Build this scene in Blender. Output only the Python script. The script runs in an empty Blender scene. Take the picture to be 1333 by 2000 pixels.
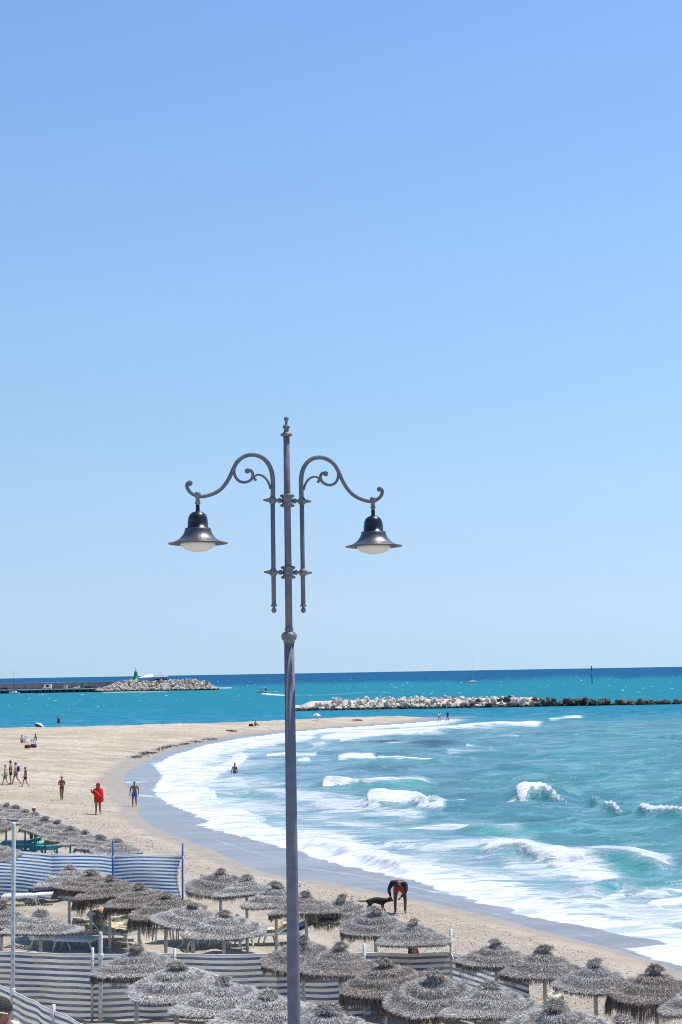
import bpy, math, random
import numpy as np
from mathutils import Vector, Matrix

random.seed(7)
RNG = np.random.default_rng(7)
PI = math.pi
SC = bpy.context.scene
COL = SC.collection

# ------------------------------------------------------------------ camera
FPX = 2800.0                      # focal length in photograph pixels (1333 x 2000)
CAMZ = 9.0                        # eye height above the sea
PITCH = math.atan(313.5 / FPX)
ROLL = math.radians(-0.99)
RM = Matrix.Rotation(PI / 2 + PITCH, 3, 'X') @ Matrix.Rotation(ROLL, 3, 'Z')
cam_data = bpy.data.cameras.new('camera')
cam_data.sensor_fit = 'VERTICAL'
cam_data.sensor_height = 36.0
cam_data.lens = 36.0 * FPX / 2000.0
cam_data.clip_start = 0.1
cam_data.clip_end = 200000.0
camera = bpy.data.objects.new('camera', cam_data)
COL.objects.link(camera)
camera.matrix_world = Matrix.Translation((0, 0, CAMZ)) @ RM.to_4x4()
SC.camera = camera

# ------------------------------------------------------------------ light
SUN_DIR = Vector((0.34, 0.20, 0.92)).normalized()
SUN_EL = math.asin(SUN_DIR.z)
SUN_AZ = math.atan2(SUN_DIR.x, SUN_DIR.y)
world = bpy.data.worlds.new('World')
SC.world = world
world.use_nodes = True
wn = world.node_tree
wn.nodes.clear()
w_out = wn.nodes.new('ShaderNodeOutputWorld')
w_bg = wn.nodes.new('ShaderNodeBackground')
w_sky = wn.nodes.new('ShaderNodeTexSky')
w_sky.sky_type = 'NISHITA'
w_sky.sun_disc = False
w_sky.sun_elevation = SUN_EL
w_sky.sun_rotation = SUN_AZ
w_sky.altitude = 0.0
w_sky.air_density = 1.0
w_sky.dust_density = 0.0
w_sky.ozone_density = 1.6
w_bg.inputs['Strength'].default_value = 0.15
# the clear sea air keeps the sky blue right down to the horizon: its lowest, yellow band is lifted out of the dome
w_tc = wn.nodes.new('ShaderNodeTexCoord')
w_sp = wn.nodes.new('ShaderNodeSeparateXYZ')
w_ab = wn.nodes.new('ShaderNodeMath'); w_ab.operation = 'ABSOLUTE'
w_ma = wn.nodes.new('ShaderNodeMath'); w_ma.operation = 'MULTIPLY_ADD'
w_ma.inputs[1].default_value = 0.88
w_ma.inputs[2].default_value = 0.12
w_cb = wn.nodes.new('ShaderNodeCombineXYZ')
w_no = wn.nodes.new('ShaderNodeVectorMath'); w_no.operation = 'NORMALIZE'
w_ti = wn.nodes.new('ShaderNodeMix'); w_ti.data_type = 'RGBA'; w_ti.blend_type = 'MULTIPLY'
w_ti.inputs[0].default_value = 1.0
w_rp = wn.nodes.new('ShaderNodeValToRGB')          # tint of the air by height above the horizon (x 1.4)
for i_, (p_, c_) in enumerate([(0.0, (0.78, 0.745, 0.74)), (0.045, (0.98, 0.88, 0.84)), (0.13, (1.06, 1.04, 0.95)), (0.255, (1.045, 1.135, 1.07)), (0.43, (0.93, 1.09, 1.20)), (0.75, (0.90, 1.05, 1.20))]):
    e_ = w_rp.color_ramp.elements[i_] if i_ < 2 else w_rp.color_ramp.elements.new(p_)
    e_.position = p_
    e_.color = (c_[0] / 1.4, c_[1] / 1.4, c_[2] / 1.4, 1)
w_sc = wn.nodes.new('ShaderNodeMix'); w_sc.data_type = 'RGBA'; w_sc.blend_type = 'MULTIPLY'
w_sc.inputs[0].default_value = 1.0
w_sc.inputs[7].default_value = (1.4, 1.4, 1.4, 1)
wn.links.new(w_ab.outputs[0], w_rp.inputs[0])
wn.links.new(w_rp.outputs[0], w_sc.inputs[6])
wn.links.new(w_sc.outputs[2], w_ti.inputs[7])
wn.links.new(w_tc.outputs['Generated'], w_sp.inputs[0])
wn.links.new(w_sp.outputs['Z'], w_ab.inputs[0])
wn.links.new(w_ab.outputs[0], w_ma.inputs[0])
wn.links.new(w_sp.outputs['X'], w_cb.inputs['X'])
wn.links.new(w_sp.outputs['Y'], w_cb.inputs['Y'])
wn.links.new(w_ma.outputs[0], w_cb.inputs['Z'])
wn.links.new(w_cb.outputs[0], w_no.inputs[0])
wn.links.new(w_no.outputs[0], w_sky.inputs['Vector'])
wn.links.new(w_sky.outputs['Color'], w_ti.inputs[6])
wn.links.new(w_ti.outputs[2], w_bg.inputs['Color'])
wn.links.new(w_bg.outputs['Background'], w_out.inputs['Surface'])
sun_data = bpy.data.lights.new('sun', 'SUN')
sun_data.energy = 4.9
sun_data.angle = math.radians(0.53)
sun_data.color = (1.0, 0.955, 0.88)
sun = bpy.data.objects.new('sun', sun_data)
COL.objects.link(sun)
sun.rotation_euler = SUN_DIR.to_track_quat('Z', 'Y').to_euler()
sun.location = (20, 20, 60)
SC.view_settings.view_transform = 'Standard'
SC.view_settings.look = 'None'
SC.view_settings.exposure = 0.15
SC.view_settings.gamma = 1.0
SC.view_settings.use_curve_mapping = False
SC.cycles.use_denoising = False
SC.cycles.filter_width = 1.1

# ------------------------------------------------------------------ finding places on the ground
CAM = Vector((0, 0, CAMZ))
RMN = np.array(RM)


def hor(px):
    return 1325.0 - 0.01725 * px


def ray(px, py):
    return RM @ Vector(((px - 666.5) / FPX, (1000.0 - py) / FPX, -1.0))


def on_z(px, py, z=0.0):
    d = ray(px, py)
    return CAM + d * ((z - CAMZ) / d.z)


def at_depth(px, py, y):
    d = ray(px, py)
    return CAM + d * (y / d.y)


def project(X, Y, Z):
    P = np.stack([X, Y, Z - CAMZ], -1) @ RMN
    return 666.5 + FPX * P[..., 0] / -P[..., 2], 1000.0 - FPX * P[..., 1] / -P[..., 2]


def smooth(a, b, x):
    t = np.clip((x - a) / (b - a), 0, 1)
    return t * t * (3 - 2 * t)


def vnoise(x, y, scale, seed):
    r = np.random.default_rng(seed)
    tab = r.random((256, 256))
    x = np.asarray(x) / scale + 1000.3
    y = np.asarray(y) / scale + 1000.7
    xi = np.floor(x).astype(int)
    yi = np.floor(y).astype(int)
    fx = x - xi
    fy = y - yi
    fx = fx * fx * (3 - 2 * fx)
    fy = fy * fy * (3 - 2 * fy)
    a = tab[xi & 255, yi & 255]
    b = tab[(xi + 1) & 255, yi & 255]
    c = tab[xi & 255, (yi + 1) & 255]
    d = tab[(xi + 1) & 255, (yi + 1) & 255]
    return (a * (1 - fx) + b * fx) * (1 - fy) + (c * (1 - fx) + d * fx) * fy - 0.5


SHORE_PX = [(1400, 1930), (1333, 1898), (1270, 1874), (1200, 1853), (1130, 1836), (1050, 1815), (960, 1790),
            (850, 1764), (760, 1746), (700, 1733), (640, 1723), (560, 1712), (520, 1704), (480, 1690), (450, 1676),
            (420, 1662), (380, 1646), (340, 1632), (300, 1615), (276, 1597), (268, 1587), (278, 1578), (264, 1560),
            (246, 1532), (241, 1515), (262, 1500), (290, 1485), (330, 1467), (380, 1452), (440, 1441), (500, 1433),
            (560, 1427), (640, 1421), (720, 1416), (790, 1411), (830, 1406), (846, 1402)]
FOAM_PX = [(1400, 1927), (1333, 1894), (1270, 1871), (1202, 1851), (1240, 1847), (1283, 1843), (1262, 1835),
           (1180, 1819), (1080, 1802), (1020, 1786), (960, 1768), (905, 1756), (880, 1744), (830, 1728), (760, 1711),
           (700, 1697), (640, 1683), (600, 1670), (556, 1656), (495, 1640), (444, 1628), (385, 1612), (408, 1605),
           (347, 1579), (316, 1564), (297, 1546), (302, 1532), (322, 1516), (300, 1497), (330, 1478), (400, 1455),
           (470, 1442), (556, 1431), (640, 1423), (720, 1418), (790, 1413), (850, 1408), (880, 1405)]
BACK = [(19.0, 279.0), (11.0, 286.0), (-6.0, 276.0), (-26.0, 256.0), (-62.0, 249.0), (-120.0, 244.0),
        (-300.0, 240.0), (-300.0, -60.0), (90.0, -60.0), (90.0, 14.0), (50.0, 25.0), (26.0, 32.0), (17.0, 36.5)]
SHORE = np.array([tuple(on_z(*p)[:2]) for p in SHORE_PX] + BACK)
FOAMP = np.array([tuple(on_z(*p)[:2]) for p in FOAM_PX] + [(27.0, 284.0)] + BACK[1:])


def sdf(poly, X, Y):
    """signed distance to a closed outline, positive inside (on land)"""
    X = np.asarray(X, float).ravel()
    Y = np.asarray(Y, float).ravel()
    out = np.full(X.shape, 1e18)
    ins = np.zeros(X.shape, bool)
    n = len(poly)
    for i in range(n):
        ax, ay = poly[i]
        bx, by = poly[(i + 1) % n]
        ex, ey = bx - ax, by - ay
        wx, wy = X - ax, Y - ay
        t = np.clip((wx * ex + wy * ey) / (ex * ex + ey * ey + 1e-12), 0, 1)
        out = np.minimum(out, (wx - t * ex) ** 2 + (wy - t * ey) ** 2)
        c = (ay > Y) != (by > Y)
        with np.errstate(divide='ignore', invalid='ignore'):
            xi = ax + (Y - ay) * ex / (ey if abs(ey) > 1e-12 else 1e-12)
        ins ^= c & (X < xi)
    return np.sqrt(out) * np.where(ins, 1, -1)


def sand_z(X, Y, d=None):
    if d is None:
        d = sdf(SHORE, X, Y)
    dp = np.maximum(d, 0)
    z = np.where(d > 0, 1.3 * (1 - np.exp(-(dp / 11.0) ** 1.2)), np.maximum(0.06 * d, -2.5))
    k = smooth(1.5, 6.0, d)
    z = z + k * (0.16 * vnoise(X, Y, 7.0, 3) + 0.10 * vnoise(X, Y, 2.2, 4) + 0.07 * vnoise(X, Y, 0.55, 5)
                 + 0.035 * vnoise(X, Y, 0.23, 6))
    return z


def ground_z(x, y):
    return float(sand_z(np.array([x]), np.array([y]))[0])


def on_sand(px, py, up=0.0):
    """point whose ray meets the sand raised by `up`; returns the foot on the sand"""
    z = 1.0
    for _ in range(14):
        p = on_z(px, py, z + up)
        z = 0.5 * z + 0.5 * max(ground_z(p.x, p.y), 0.0)
    p = on_z(px, py, z + up)
    return Vector((p.x, p.y, ground_z(p.x, p.y)))


# ------------------------------------------------------------------ object helpers
def tag(o, label=None, cat=None, group=None, kind=None):
    if label: o['label'] = label
    if cat: o['category'] = cat
    if group: o['group'] = group
    if kind: o['kind'] = kind
    return o


def empty(name, loc, label, cat, group=None, rz=0.0):
    o = bpy.data.objects.new(name, None)
    o.empty_display_size = 0.2
    COL.objects.link(o)
    o.location = loc
    o.rotation_euler = (0, 0, rz)
    return tag(o, label, cat, group)


def link(name, me, parent=None, loc=None):
    o = bpy.data.objects.new(name, me)
    COL.objects.link(o)
    if parent is not None: o.parent = parent
    if loc is not None: o.location = loc
    return o


class MB:
    """collects vertices and faces, builds one mesh object"""

    def __init__(s):
        s.v = []
        s.f = []

    def add(s, verts, faces):
        n = len(s.v)
        s.v += [tuple(q) for q in verts]
        s.f += [tuple(i + n for i in f) for f in faces]
        return s

    def box(s, c, size, rot=None, taper=1.0):
        cx, cy, cz = c
        a, b, h = size[0] / 2, size[1] / 2, size[2] / 2
        vs = [Vector((x * (taper if z > 0 else 1), y * (taper if z > 0 else 1), z)) for z in (-h, h)
              for x, y in ((-a, -b), (a, -b), (a, b), (-a, b))]
        if rot is not None: vs = [rot @ q for q in vs]
        vs = [q + Vector(c) for q in vs]
        return s.add(vs, [(3, 2, 1, 0), (4, 5, 6, 7), (0, 1, 5, 4), (1, 2, 6, 5), (2, 3, 7, 6), (3, 0, 4, 7)])

    def tube(s, pts, rad, n=8, cap=True):
        pts = [Vector(p) for p in pts]
        m = len(pts)
        if not hasattr(rad, '__len__'): rad = [rad] * m
        t0 = (pts[1] - pts[0]).normalized()
        up = Vector((0, 0, 1)) if abs(t0.z) < 0.9 else Vector((1, 0, 0))
        nx = (up - t0 * up.dot(t0)).normalized()
        vs = []
        for i, p in enumerate(pts):
            t = (pts[min(i + 1, m - 1)] - pts[max(i - 1, 0)])
            if t.length < 1e-9: t = t0
            t = t.normalized()
            nx = (nx - t * nx.dot(t)).normalized()
            b = t.cross(nx)
            for k in range(n):
                a = 2 * PI * k / n
                vs.append(p + (nx * math.cos(a) + b * math.sin(a)) * rad[i])
        fs = [(i * n + k, i * n + (k + 1) % n, (i + 1) * n + (k + 1) % n, (i + 1) * n + k)
              for i in range(m - 1) for k in range(n)]
        if cap:
            fs.append(tuple(range(n - 1, -1, -1)))
            fs.append(tuple((m - 1) * n + k for k in range(n)))
        return s.add(vs, fs)

    def lathe(s, prof, c=(0, 0, 0), n=24, axis=None):
        c = Vector(c)
        vs = []
        for r, z in prof:
            for k in range(n):
                a = 2 * PI * k / n
                q = Vector((r * math.cos(a), r * math.sin(a), z))
                if axis is not None: q = axis @ q
                vs.append(q + c)
        m = len(prof)
        fs = [(i * n + k, i * n + (k + 1) % n, (i + 1) * n + (k + 1) % n, (i + 1) * n + k)
              for i in range(m - 1) for k in range(n)]
        fs.append(tuple(range(n - 1, -1, -1)))
        fs.append(tuple((m - 1) * n + k for k in range(n)))
        return s.add(vs, fs)

    def ball(s, c, r, n=10, m=7):
        r = (r, r, r) if not hasattr(r, '__len__') else r
        prof = [(math.sin(PI * i / m), -math.cos(PI * i / m)) for i in range(m + 1)]
        prof[0] = (0.02, -1)
        prof[-1] = (0.02, 1)
        k0 = len(s.v)
        s.lathe(prof, (0, 0, 0), n)
        s.v[k0:] = [(c[0] + v[0] * r[0], c[1] + v[1] * r[1], c[2] + v[2] * r[2]) for v in s.v[k0:]]
        return s

    def mesh(s, name, mat, shade=True):
        me = bpy.data.meshes.new(name)
        me.from_pydata(s.v, [], s.f)
        me.materials.append(mat)
        if shade:
            me.shade_smooth()
        me.update()
        return me

    def build(s, name, mat, parent=None, loc=None, shade=True):
        return link(name, s.mesh(name, mat, shade), parent, loc)


def np_mesh(name, co, faces, mat, smooth_shade=True, attrs=None, colors=None):
    me = bpy.data.meshes.new(name)
    nf, k = faces.shape
    me.vertices.add(len(co))
    me.vertices.foreach_set('co', np.ascontiguousarray(co, np.float32).ravel())
    me.loops.add(nf * k)
    me.loops.foreach_set('vertex_index', np.ascontiguousarray(faces, np.int32).ravel())
    me.polygons.add(nf)
    me.polygons.foreach_set('loop_start', np.arange(0, nf * k, k, dtype=np.int32))
    me.update(calc_edges=True)
    me.polygons.foreach_set('use_smooth', np.full(nf, smooth_shade))
    for an, av in (attrs or {}).items():
        a = me.attributes.new(an, 'FLOAT', 'POINT')
        a.data.foreach_set('value', np.ascontiguousarray(av, np.float32).ravel())
    for an, av in (colors or {}).items():
        a = me.attributes.new(an, 'FLOAT_COLOR', 'POINT')
        c4 = np.concatenate([av, np.ones((len(av), 1))], 1)
        a.data.foreach_set('color', np.ascontiguousarray(c4, np.float32).ravel())
    me.materials.append(mat)
    me.update()
    return me


def clone(root, **kw):
    """copy of a thing with copies of its parts and sub-parts"""
    r = root.copy()
    COL.objects.link(r)
    for ch in root.children:
        c = ch.copy()
        COL.objects.link(c)
        c.parent = r
        for g in ch.children:
            d = g.copy()
            COL.objects.link(d)
            d.parent = c
    return r


# ------------------------------------------------------------------ materials
def new_mat(name):
    m = bpy.data.materials.new(name)
    m.use_nodes = True
    nt = m.node_tree
    b = nt.nodes['Principled BSDF']
    return m, nt, b


def nd(nt, t, **kw):
    n = nt.nodes.new(t)
    for k, v in kw.items():
        if k.startswith('i_'):
            n.inputs[k[2:].replace('_', ' ')].default_value = v
        else:
            setattr(n, k, v)
    return n


def mth(nt, op, a, b=None, c=None, clamp=False):
    n = nt.nodes.new('ShaderNodeMath')
    n.operation = op
    n.use_clamp = clamp
    for i, x in enumerate((a, b, c)):
        if x is None: continue
        if isinstance(x, (int, float)):
            n.inputs[i].default_value = x
        else:
            nt.links.new(x, n.inputs[i])
    return n.outputs[0]


def mixc(nt, f, a, b):
    n = nt.nodes.new('ShaderNodeMix')
    n.data_type = 'RGBA'
    for s, x in ((n.inputs[0], f), (n.inputs[6], a), (n.inputs[7], b)):
        if isinstance(x, (int, float)):
            s.default_value = x
        elif isinstance(x, tuple):
            s.default_value = (*x, 1) if len(x) == 3 else x
        else:
            nt.links.new(x, s)
    return n.outputs[2]


def attr(nt, name, out='Fac'):
    n = nt.nodes.new('ShaderNodeAttribute')
    n.attribute_name = name
    return n.outputs[out]


def noise(nt, vec, scale, detail=3.0, rough=0.6, dist=0.0):
    n = nt.nodes.new('ShaderNodeTexNoise')
    n.inputs['Scale'].default_value = scale
    n.inputs['Detail'].default_value = detail
    n.inputs['Roughness'].default_value = rough
    n.inputs['Distortion'].default_value = dist
    if vec is not None: nt.links.new(vec, n.inputs['Vector'])
    return n.outputs['Fac']


def ramp(nt, x, lo, hi):
    n = nt.nodes.new('ShaderNodeMapRange')
    n.interpolation_type = 'SMOOTHSTEP'
    n.inputs['From Min'].default_value = lo
    n.inputs['From Max'].default_value = hi
    nt.links.new(x, n.inputs['Value'])
    return n.outputs['Result']


def obj_co(nt, scale=(1, 1, 1)):
    t = nt.nodes.new('ShaderNodeTexCoord')
    m = nt.nodes.new('ShaderNodeMapping')
    m.inputs['Scale'].default_value = scale
    nt.links.new(t.outputs['Object'], m.inputs['Vector'])
    return m.outputs['Vector']


def bump(nt, b, h, strength=0.3, dist=0.02):
    n = nt.nodes.new('ShaderNodeBump')
    n.inputs['Strength'].default_value = strength
    n.inputs['Distance'].default_value = dist
    nt.links.new(h, n.inputs['Height'])
    nt.links.new(n.outputs['Normal'], b.inputs['Normal'])


def simple(name, col, rough=0.6, scale=12.0, vary=0.18, metal=0.0, bumpy=0.0, spec=0.5):
    """plain surface with uneven tone and a little wear"""
    m, nt, b = new_mat(name)
    co = obj_co(nt)
    f = noise(nt, co, scale, 4.0, 0.65)
    dark = tuple(c * (1 - vary) for c in col)
    lite = tuple(min(c * (1 + vary), 1) for c in col)
    nt.links.new(mixc(nt, ramp(nt, f, 0.3, 0.7), dark, lite), b.inputs['Base Color'])
    b.inputs['Roughness'].default_value = rough
    b.inputs['Metallic'].default_value = metal
    b.inputs['Specular IOR Level'].default_value = spec
    if bumpy: bump(nt, b, f, bumpy, 0.02)
    return m


M = {}
M['paint'] = simple('pole_paint', (0.165, 0.165, 0.195), 0.8, 14, 0.12, spec=0.15)
M['paint_worn'] = simple('bracket_paint', (0.17, 0.165, 0.175), 0.55, 40, 0.45, bumpy=0.3)
M['lamp_black'] = simple('lamp_enamel', (0.012, 0.014, 0.024), 0.30, 6, 0.3)
M['lamp_skirt'] = simple('lamp_enamel_lit', (0.032, 0.033, 0.038), 0.40, 6, 0.1, spec=1.0)  # dome enamel again, paled: sunlight on the flare put into the colour
M['glass'] = simple('frosted_glass', (0.72, 0.68, 0.62), 0.35, 5, 0.06)
M['white'] = simple('white_plastic', (0.78, 0.77, 0.74), 0.45, 6, 0.06)
M['white_wood'] = simple('white_wood', (0.60, 0.585, 0.565), 0.7, 14, 0.25)
M['grey_wood'] = simple('grey_wood', (0.70, 0.68, 0.64), 0.8, 14, 0.25)
M['blue_paint'] = simple('blue_paint', (0.02, 0.10, 0.33), 0.5, 10, 0.25)
M['teal_paint'] = simple('teal_paint', (0.02, 0.24, 0.36), 0.5, 10, 0.25)
M['teal'] = simple('teal_plastic', (0.05, 0.34, 0.37), 0.45, 5, 0.15)
M['navy'] = simple('navy_cloth', (0.012, 0.015, 0.06), 0.85, 20, 0.25)
M['black'] = simple('black_cloth', (0.012, 0.013, 0.02), 0.85, 20, 0.3)
M['red'] = simple('red_cloth', (0.62, 0.012, 0.015), 0.85, 14, 0.25)
M['dark_red'] = simple('dark_red_cloth', (0.16, 0.012, 0.015), 0.9, 14, 0.25)
M['royal'] = simple('royal_blue_cloth', (0.01, 0.10, 0.62), 0.8, 14, 0.2)
M['green'] = simple('green_cloth', (0.01, 0.26, 0.15), 0.8, 14, 0.2)
M['grey_cloth'] = simple('grey_cloth', (0.16, 0.18, 0.17), 0.9, 14, 0.2)
M['white_cloth'] = simple('white_cloth', (0.75, 0.74, 0.74), 0.9, 14, 0.08)
M['lilac_cloth'] = simple('lilac_cloth', (0.52, 0.46, 0.60), 0.9, 14, 0.12)
M['purple'] = simple('purple_cloth', (0.06, 0.045, 0.10), 0.9, 14, 0.2)
M['pink'] = simple('pink_cloth', (0.72, 0.30, 0.28), 0.9, 14, 0.1)
M['yellow'] = simple('yellow_cloth', (0.75, 0.45, 0.08), 0.9, 14, 0.12)
M['skin_dark'] = simple('dark_skin', (0.085, 0.038, 0.022), 0.5, 20, 0.15)
M['skin_tan'] = simple('tanned_skin', (0.24, 0.105, 0.065), 0.5, 20, 0.12)
M['skin_light'] = simple('light_skin', (0.46, 0.26, 0.19), 0.5, 20, 0.1)
M['hair'] = simple('dark_hair', (0.012, 0.009, 0.008), 0.6, 60, 0.5, bumpy=0.6)
M['hair_brown'] = simple('brown_hair', (0.05, 0.024, 0.014), 0.6, 60, 0.5, bumpy=0.6)
M['hair_fair'] = simple('fair_hair', (0.42, 0.32, 0.18), 0.6, 60, 0.4, bumpy=0.6)
M['eye'] = simple('eye', (0.02, 0.015, 0.012), 0.2, 5, 0.1)
M['concrete'] = simple('harbour_concrete', (0.22, 0.205, 0.225), 0.9, 0.35, 0.22, bumpy=0.1)
M['quay'] = simple('quay_concrete', (0.42, 0.40, 0.38), 0.9, 0.5, 0.2)
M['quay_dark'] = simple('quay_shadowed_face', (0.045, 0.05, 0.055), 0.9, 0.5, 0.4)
M['promenade'] = simple('promenade_paving', (0.40, 0.36, 0.31), 0.85, 2.0, 0.15)
M['tower_green'] = simple('green_paint', (0.01, 0.20, 0.075), 0.5, 0.8, 0.15)
M['grey_roof'] = simple('grey_roof', (0.28, 0.28, 0.30), 0.7, 0.5, 0.15)
M['sail_white'] = simple('white_canvas', (0.82, 0.82, 0.80), 0.8, 0.5, 0.05)
M['dark_metal'] = simple('dark_metal', (0.03, 0.035, 0.05), 0.5, 3.0, 0.3)
M['car_dark'] = simple('dark_car_paint', (0.015, 0.02, 0.05), 0.25, 2.0, 0.2)
M['car_white'] = simple('white_car_paint', (0.75, 0.75, 0.74), 0.3, 2.0, 0.05)
M['window'] = simple('dark_window', (0.01, 0.012, 0.016), 0.1, 2.0, 0.2)
M['tyre'] = simple('tyre', (0.015, 0.015, 0.015), 0.9, 2.0, 0.2)
M['hull'] = simple('hull_white', (0.72, 0.72, 0.72), 0.35, 2.0, 0.08)
M['umb_pale'] = simple('pale_blue_cloth', (0.55, 0.66, 0.80), 0.8, 4.0, 0.15)


def rock_mat(name, lo, hi, wet_z=None):
    m, nt, b = new_mat(name)
    g = nt.nodes.new('ShaderNodeNewGeometry')
    oi = nt.nodes.new('ShaderNodeObjectInfo')
    f = noise(nt, g.outputs['Position'], 0.9, 5, 0.7)
    f2 = noise(nt, g.outputs['Position'], 0.22, 2, 0.5)
    c = mixc(nt, ramp(nt, f, 0.3, 0.72), lo, hi)
    c = mixc(nt, mth(nt, 'MULTIPLY', oi.outputs['Random'], 0.35), c, tuple(x * 0.6 for x in lo))
    c = mixc(nt, mth(nt, 'MULTIPLY', ramp(nt, f2, 0.45, 0.7), 0.4), c, tuple(x * 0.6 for x in hi))
    if wet_z is not None:      # algae and wetness up to the tide mark
        sx = nt.nodes.new('ShaderNodeSeparateXYZ')
        nt.links.new(g.outputs['Position'], sx.inputs[0])
        w = mth(nt, 'ADD', sx.outputs['Z'], mth(nt, 'MULTIPLY', mth(nt, 'SUBTRACT', f, 0.5), 0.8))
        c = mixc(nt, ramp(nt, w, wet_z, wet_z + 0.35), (0.028, 0.026, 0.02), c)
    nt.links.new(c, b.inputs['Base Color'])
    b.inputs['Roughness'].default_value = 0.85
    bump(nt, b, f, 0.6, 0.15)
    return m


M['rock_pale'] = rock_mat('pale_limestone', (0.52, 0.44, 0.355), (0.72, 0.645, 0.55), 0.35)
M['rock_dark'] = rock_mat('dark_rock', (0.03, 0.028, 0.026), (0.16, 0.13, 0.10), 0.25)
M['rock_jetty'] = rock_mat('jetty_rock', (0.30, 0.25, 0.20), (0.70, 0.62, 0.54), 0.6)


def thatch_mat():
    m, nt, b = new_mat('heather_thatch')
    t = attr(nt, 'tone')
    w = attr(nt, 'brown')
    oi = nt.nodes.new('ShaderNodeObjectInfo')
    grey = mixc(nt, t, (0.10, 0.095, 0.088), (0.90, 0.87, 0.825))
    brn = mixc(nt, t, (0.035, 0.022, 0.015), (0.46, 0.335, 0.24))
    c = mixc(nt, w, grey, brn)
    c = mixc(nt, mth(nt, 'MULTIPLY', oi.outputs['Random'], 0.25), c, (0.30, 0.25, 0.215))
    nt.links.new(c, b.inputs['Base Color'])
    b.inputs['Roughness'].default_value = 0.8
    b.inputs['Specular IOR Level'].default_value = 0.25
    return m


M['thatch'] = thatch_mat()


def stripe_mat(name, pale, blue, n, duty=0.46):
    m, nt, b = new_mat(name)
    uv = nt.nodes.new('ShaderNodeUVMap')
    sx = nt.nodes.new('ShaderNodeSeparateXYZ')
    nt.links.new(uv.outputs['UV'], sx.inputs[0])
    fr = mth(nt, 'FRACT', mth(nt, 'MULTIPLY', sx.outputs['Y'], n))
    k = mth(nt, 'LESS_THAN', fr, duty)
    g = nt.nodes.new('ShaderNodeNewGeometry')
    f = noise(nt, g.outputs['Position'], 2.2, 4, 0.6)
    c = mixc(nt, k, pale, blue)
    c = mixc(nt, mth(nt, 'MULTIPLY', ramp(nt, f, 0.38, 0.70), 0.42), c, tuple(x * 0.62 for x in pale))
    nt.links.new(c, b.inputs['Base Color'])
    b.inputs['Roughness'].default_value = 0.9
    b.inputs['Specular IOR Level'].default_value = 0.15
    tr = nt.nodes.new('ShaderNodeBsdfTranslucent')
    nt.links.new(c, tr.inputs['Color'])
    mx = nt.nodes.new('ShaderNodeMixShader')
    mx.inputs[0].default_value = 0.48
    nt.links.new(b.outputs[0], mx.inputs[1])
    nt.links.new(tr.outputs[0], mx.inputs[2])
    nt.links.new(mx.outputs[0], nt.nodes['Material Output'].inputs['Surface'])
    return m


M['stripe_rear'] = stripe_mat('blue_white_stripe', (0.78, 0.82, 0.86), (0.06, 0.16, 0.32), 13, 0.5)
M['stripe_mid'] = stripe_mat('blue_cream_stripe', (0.74, 0.69, 0.59), (0.085, 0.14, 0.24), 11, 0.46)


def cushion_mat():
    m, nt, b = new_mat('patterned_cushion')
    co = obj_co(nt)
    v = nt.nodes.new('ShaderNodeTexVoronoi')
    v.inputs['Scale'].default_value = 9.0
    nt.links.new(co, v.inputs['Vector'])
    r = nt.nodes.new('ShaderNodeValToRGB')
    r.color_ramp.interpolation = 'CONSTANT'
    cols = [(0.0, (0.42, 0.15, 0.07)), (0.14, (0.55, 0.45, 0.25)), (0.36, (0.13, 0.24, 0.11)), (0.52, (0.09, 0.15, 0.26)),
            (0.62, (0.66, 0.62, 0.52)), (0.9, (0.45, 0.25, 0.10))]
    for i, (p, c) in enumerate(cols):
        e = r.color_ramp.elements[i] if i < 2 else r.color_ramp.elements.new(p)
        e.position = p
        e.color = (*c, 1)
    sx = nt.nodes.new('ShaderNodeSeparateColor')
    nt.links.new(v.outputs['Color'], sx.inputs[0])
    nt.links.new(sx.outputs[0], r.inputs[0])
    nt.links.new(r.outputs[0], b.inputs['Base Color'])
    b.inputs['Roughness'].default_value = 0.9
    return m


M['cushion'] = cushion_mat()


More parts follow.
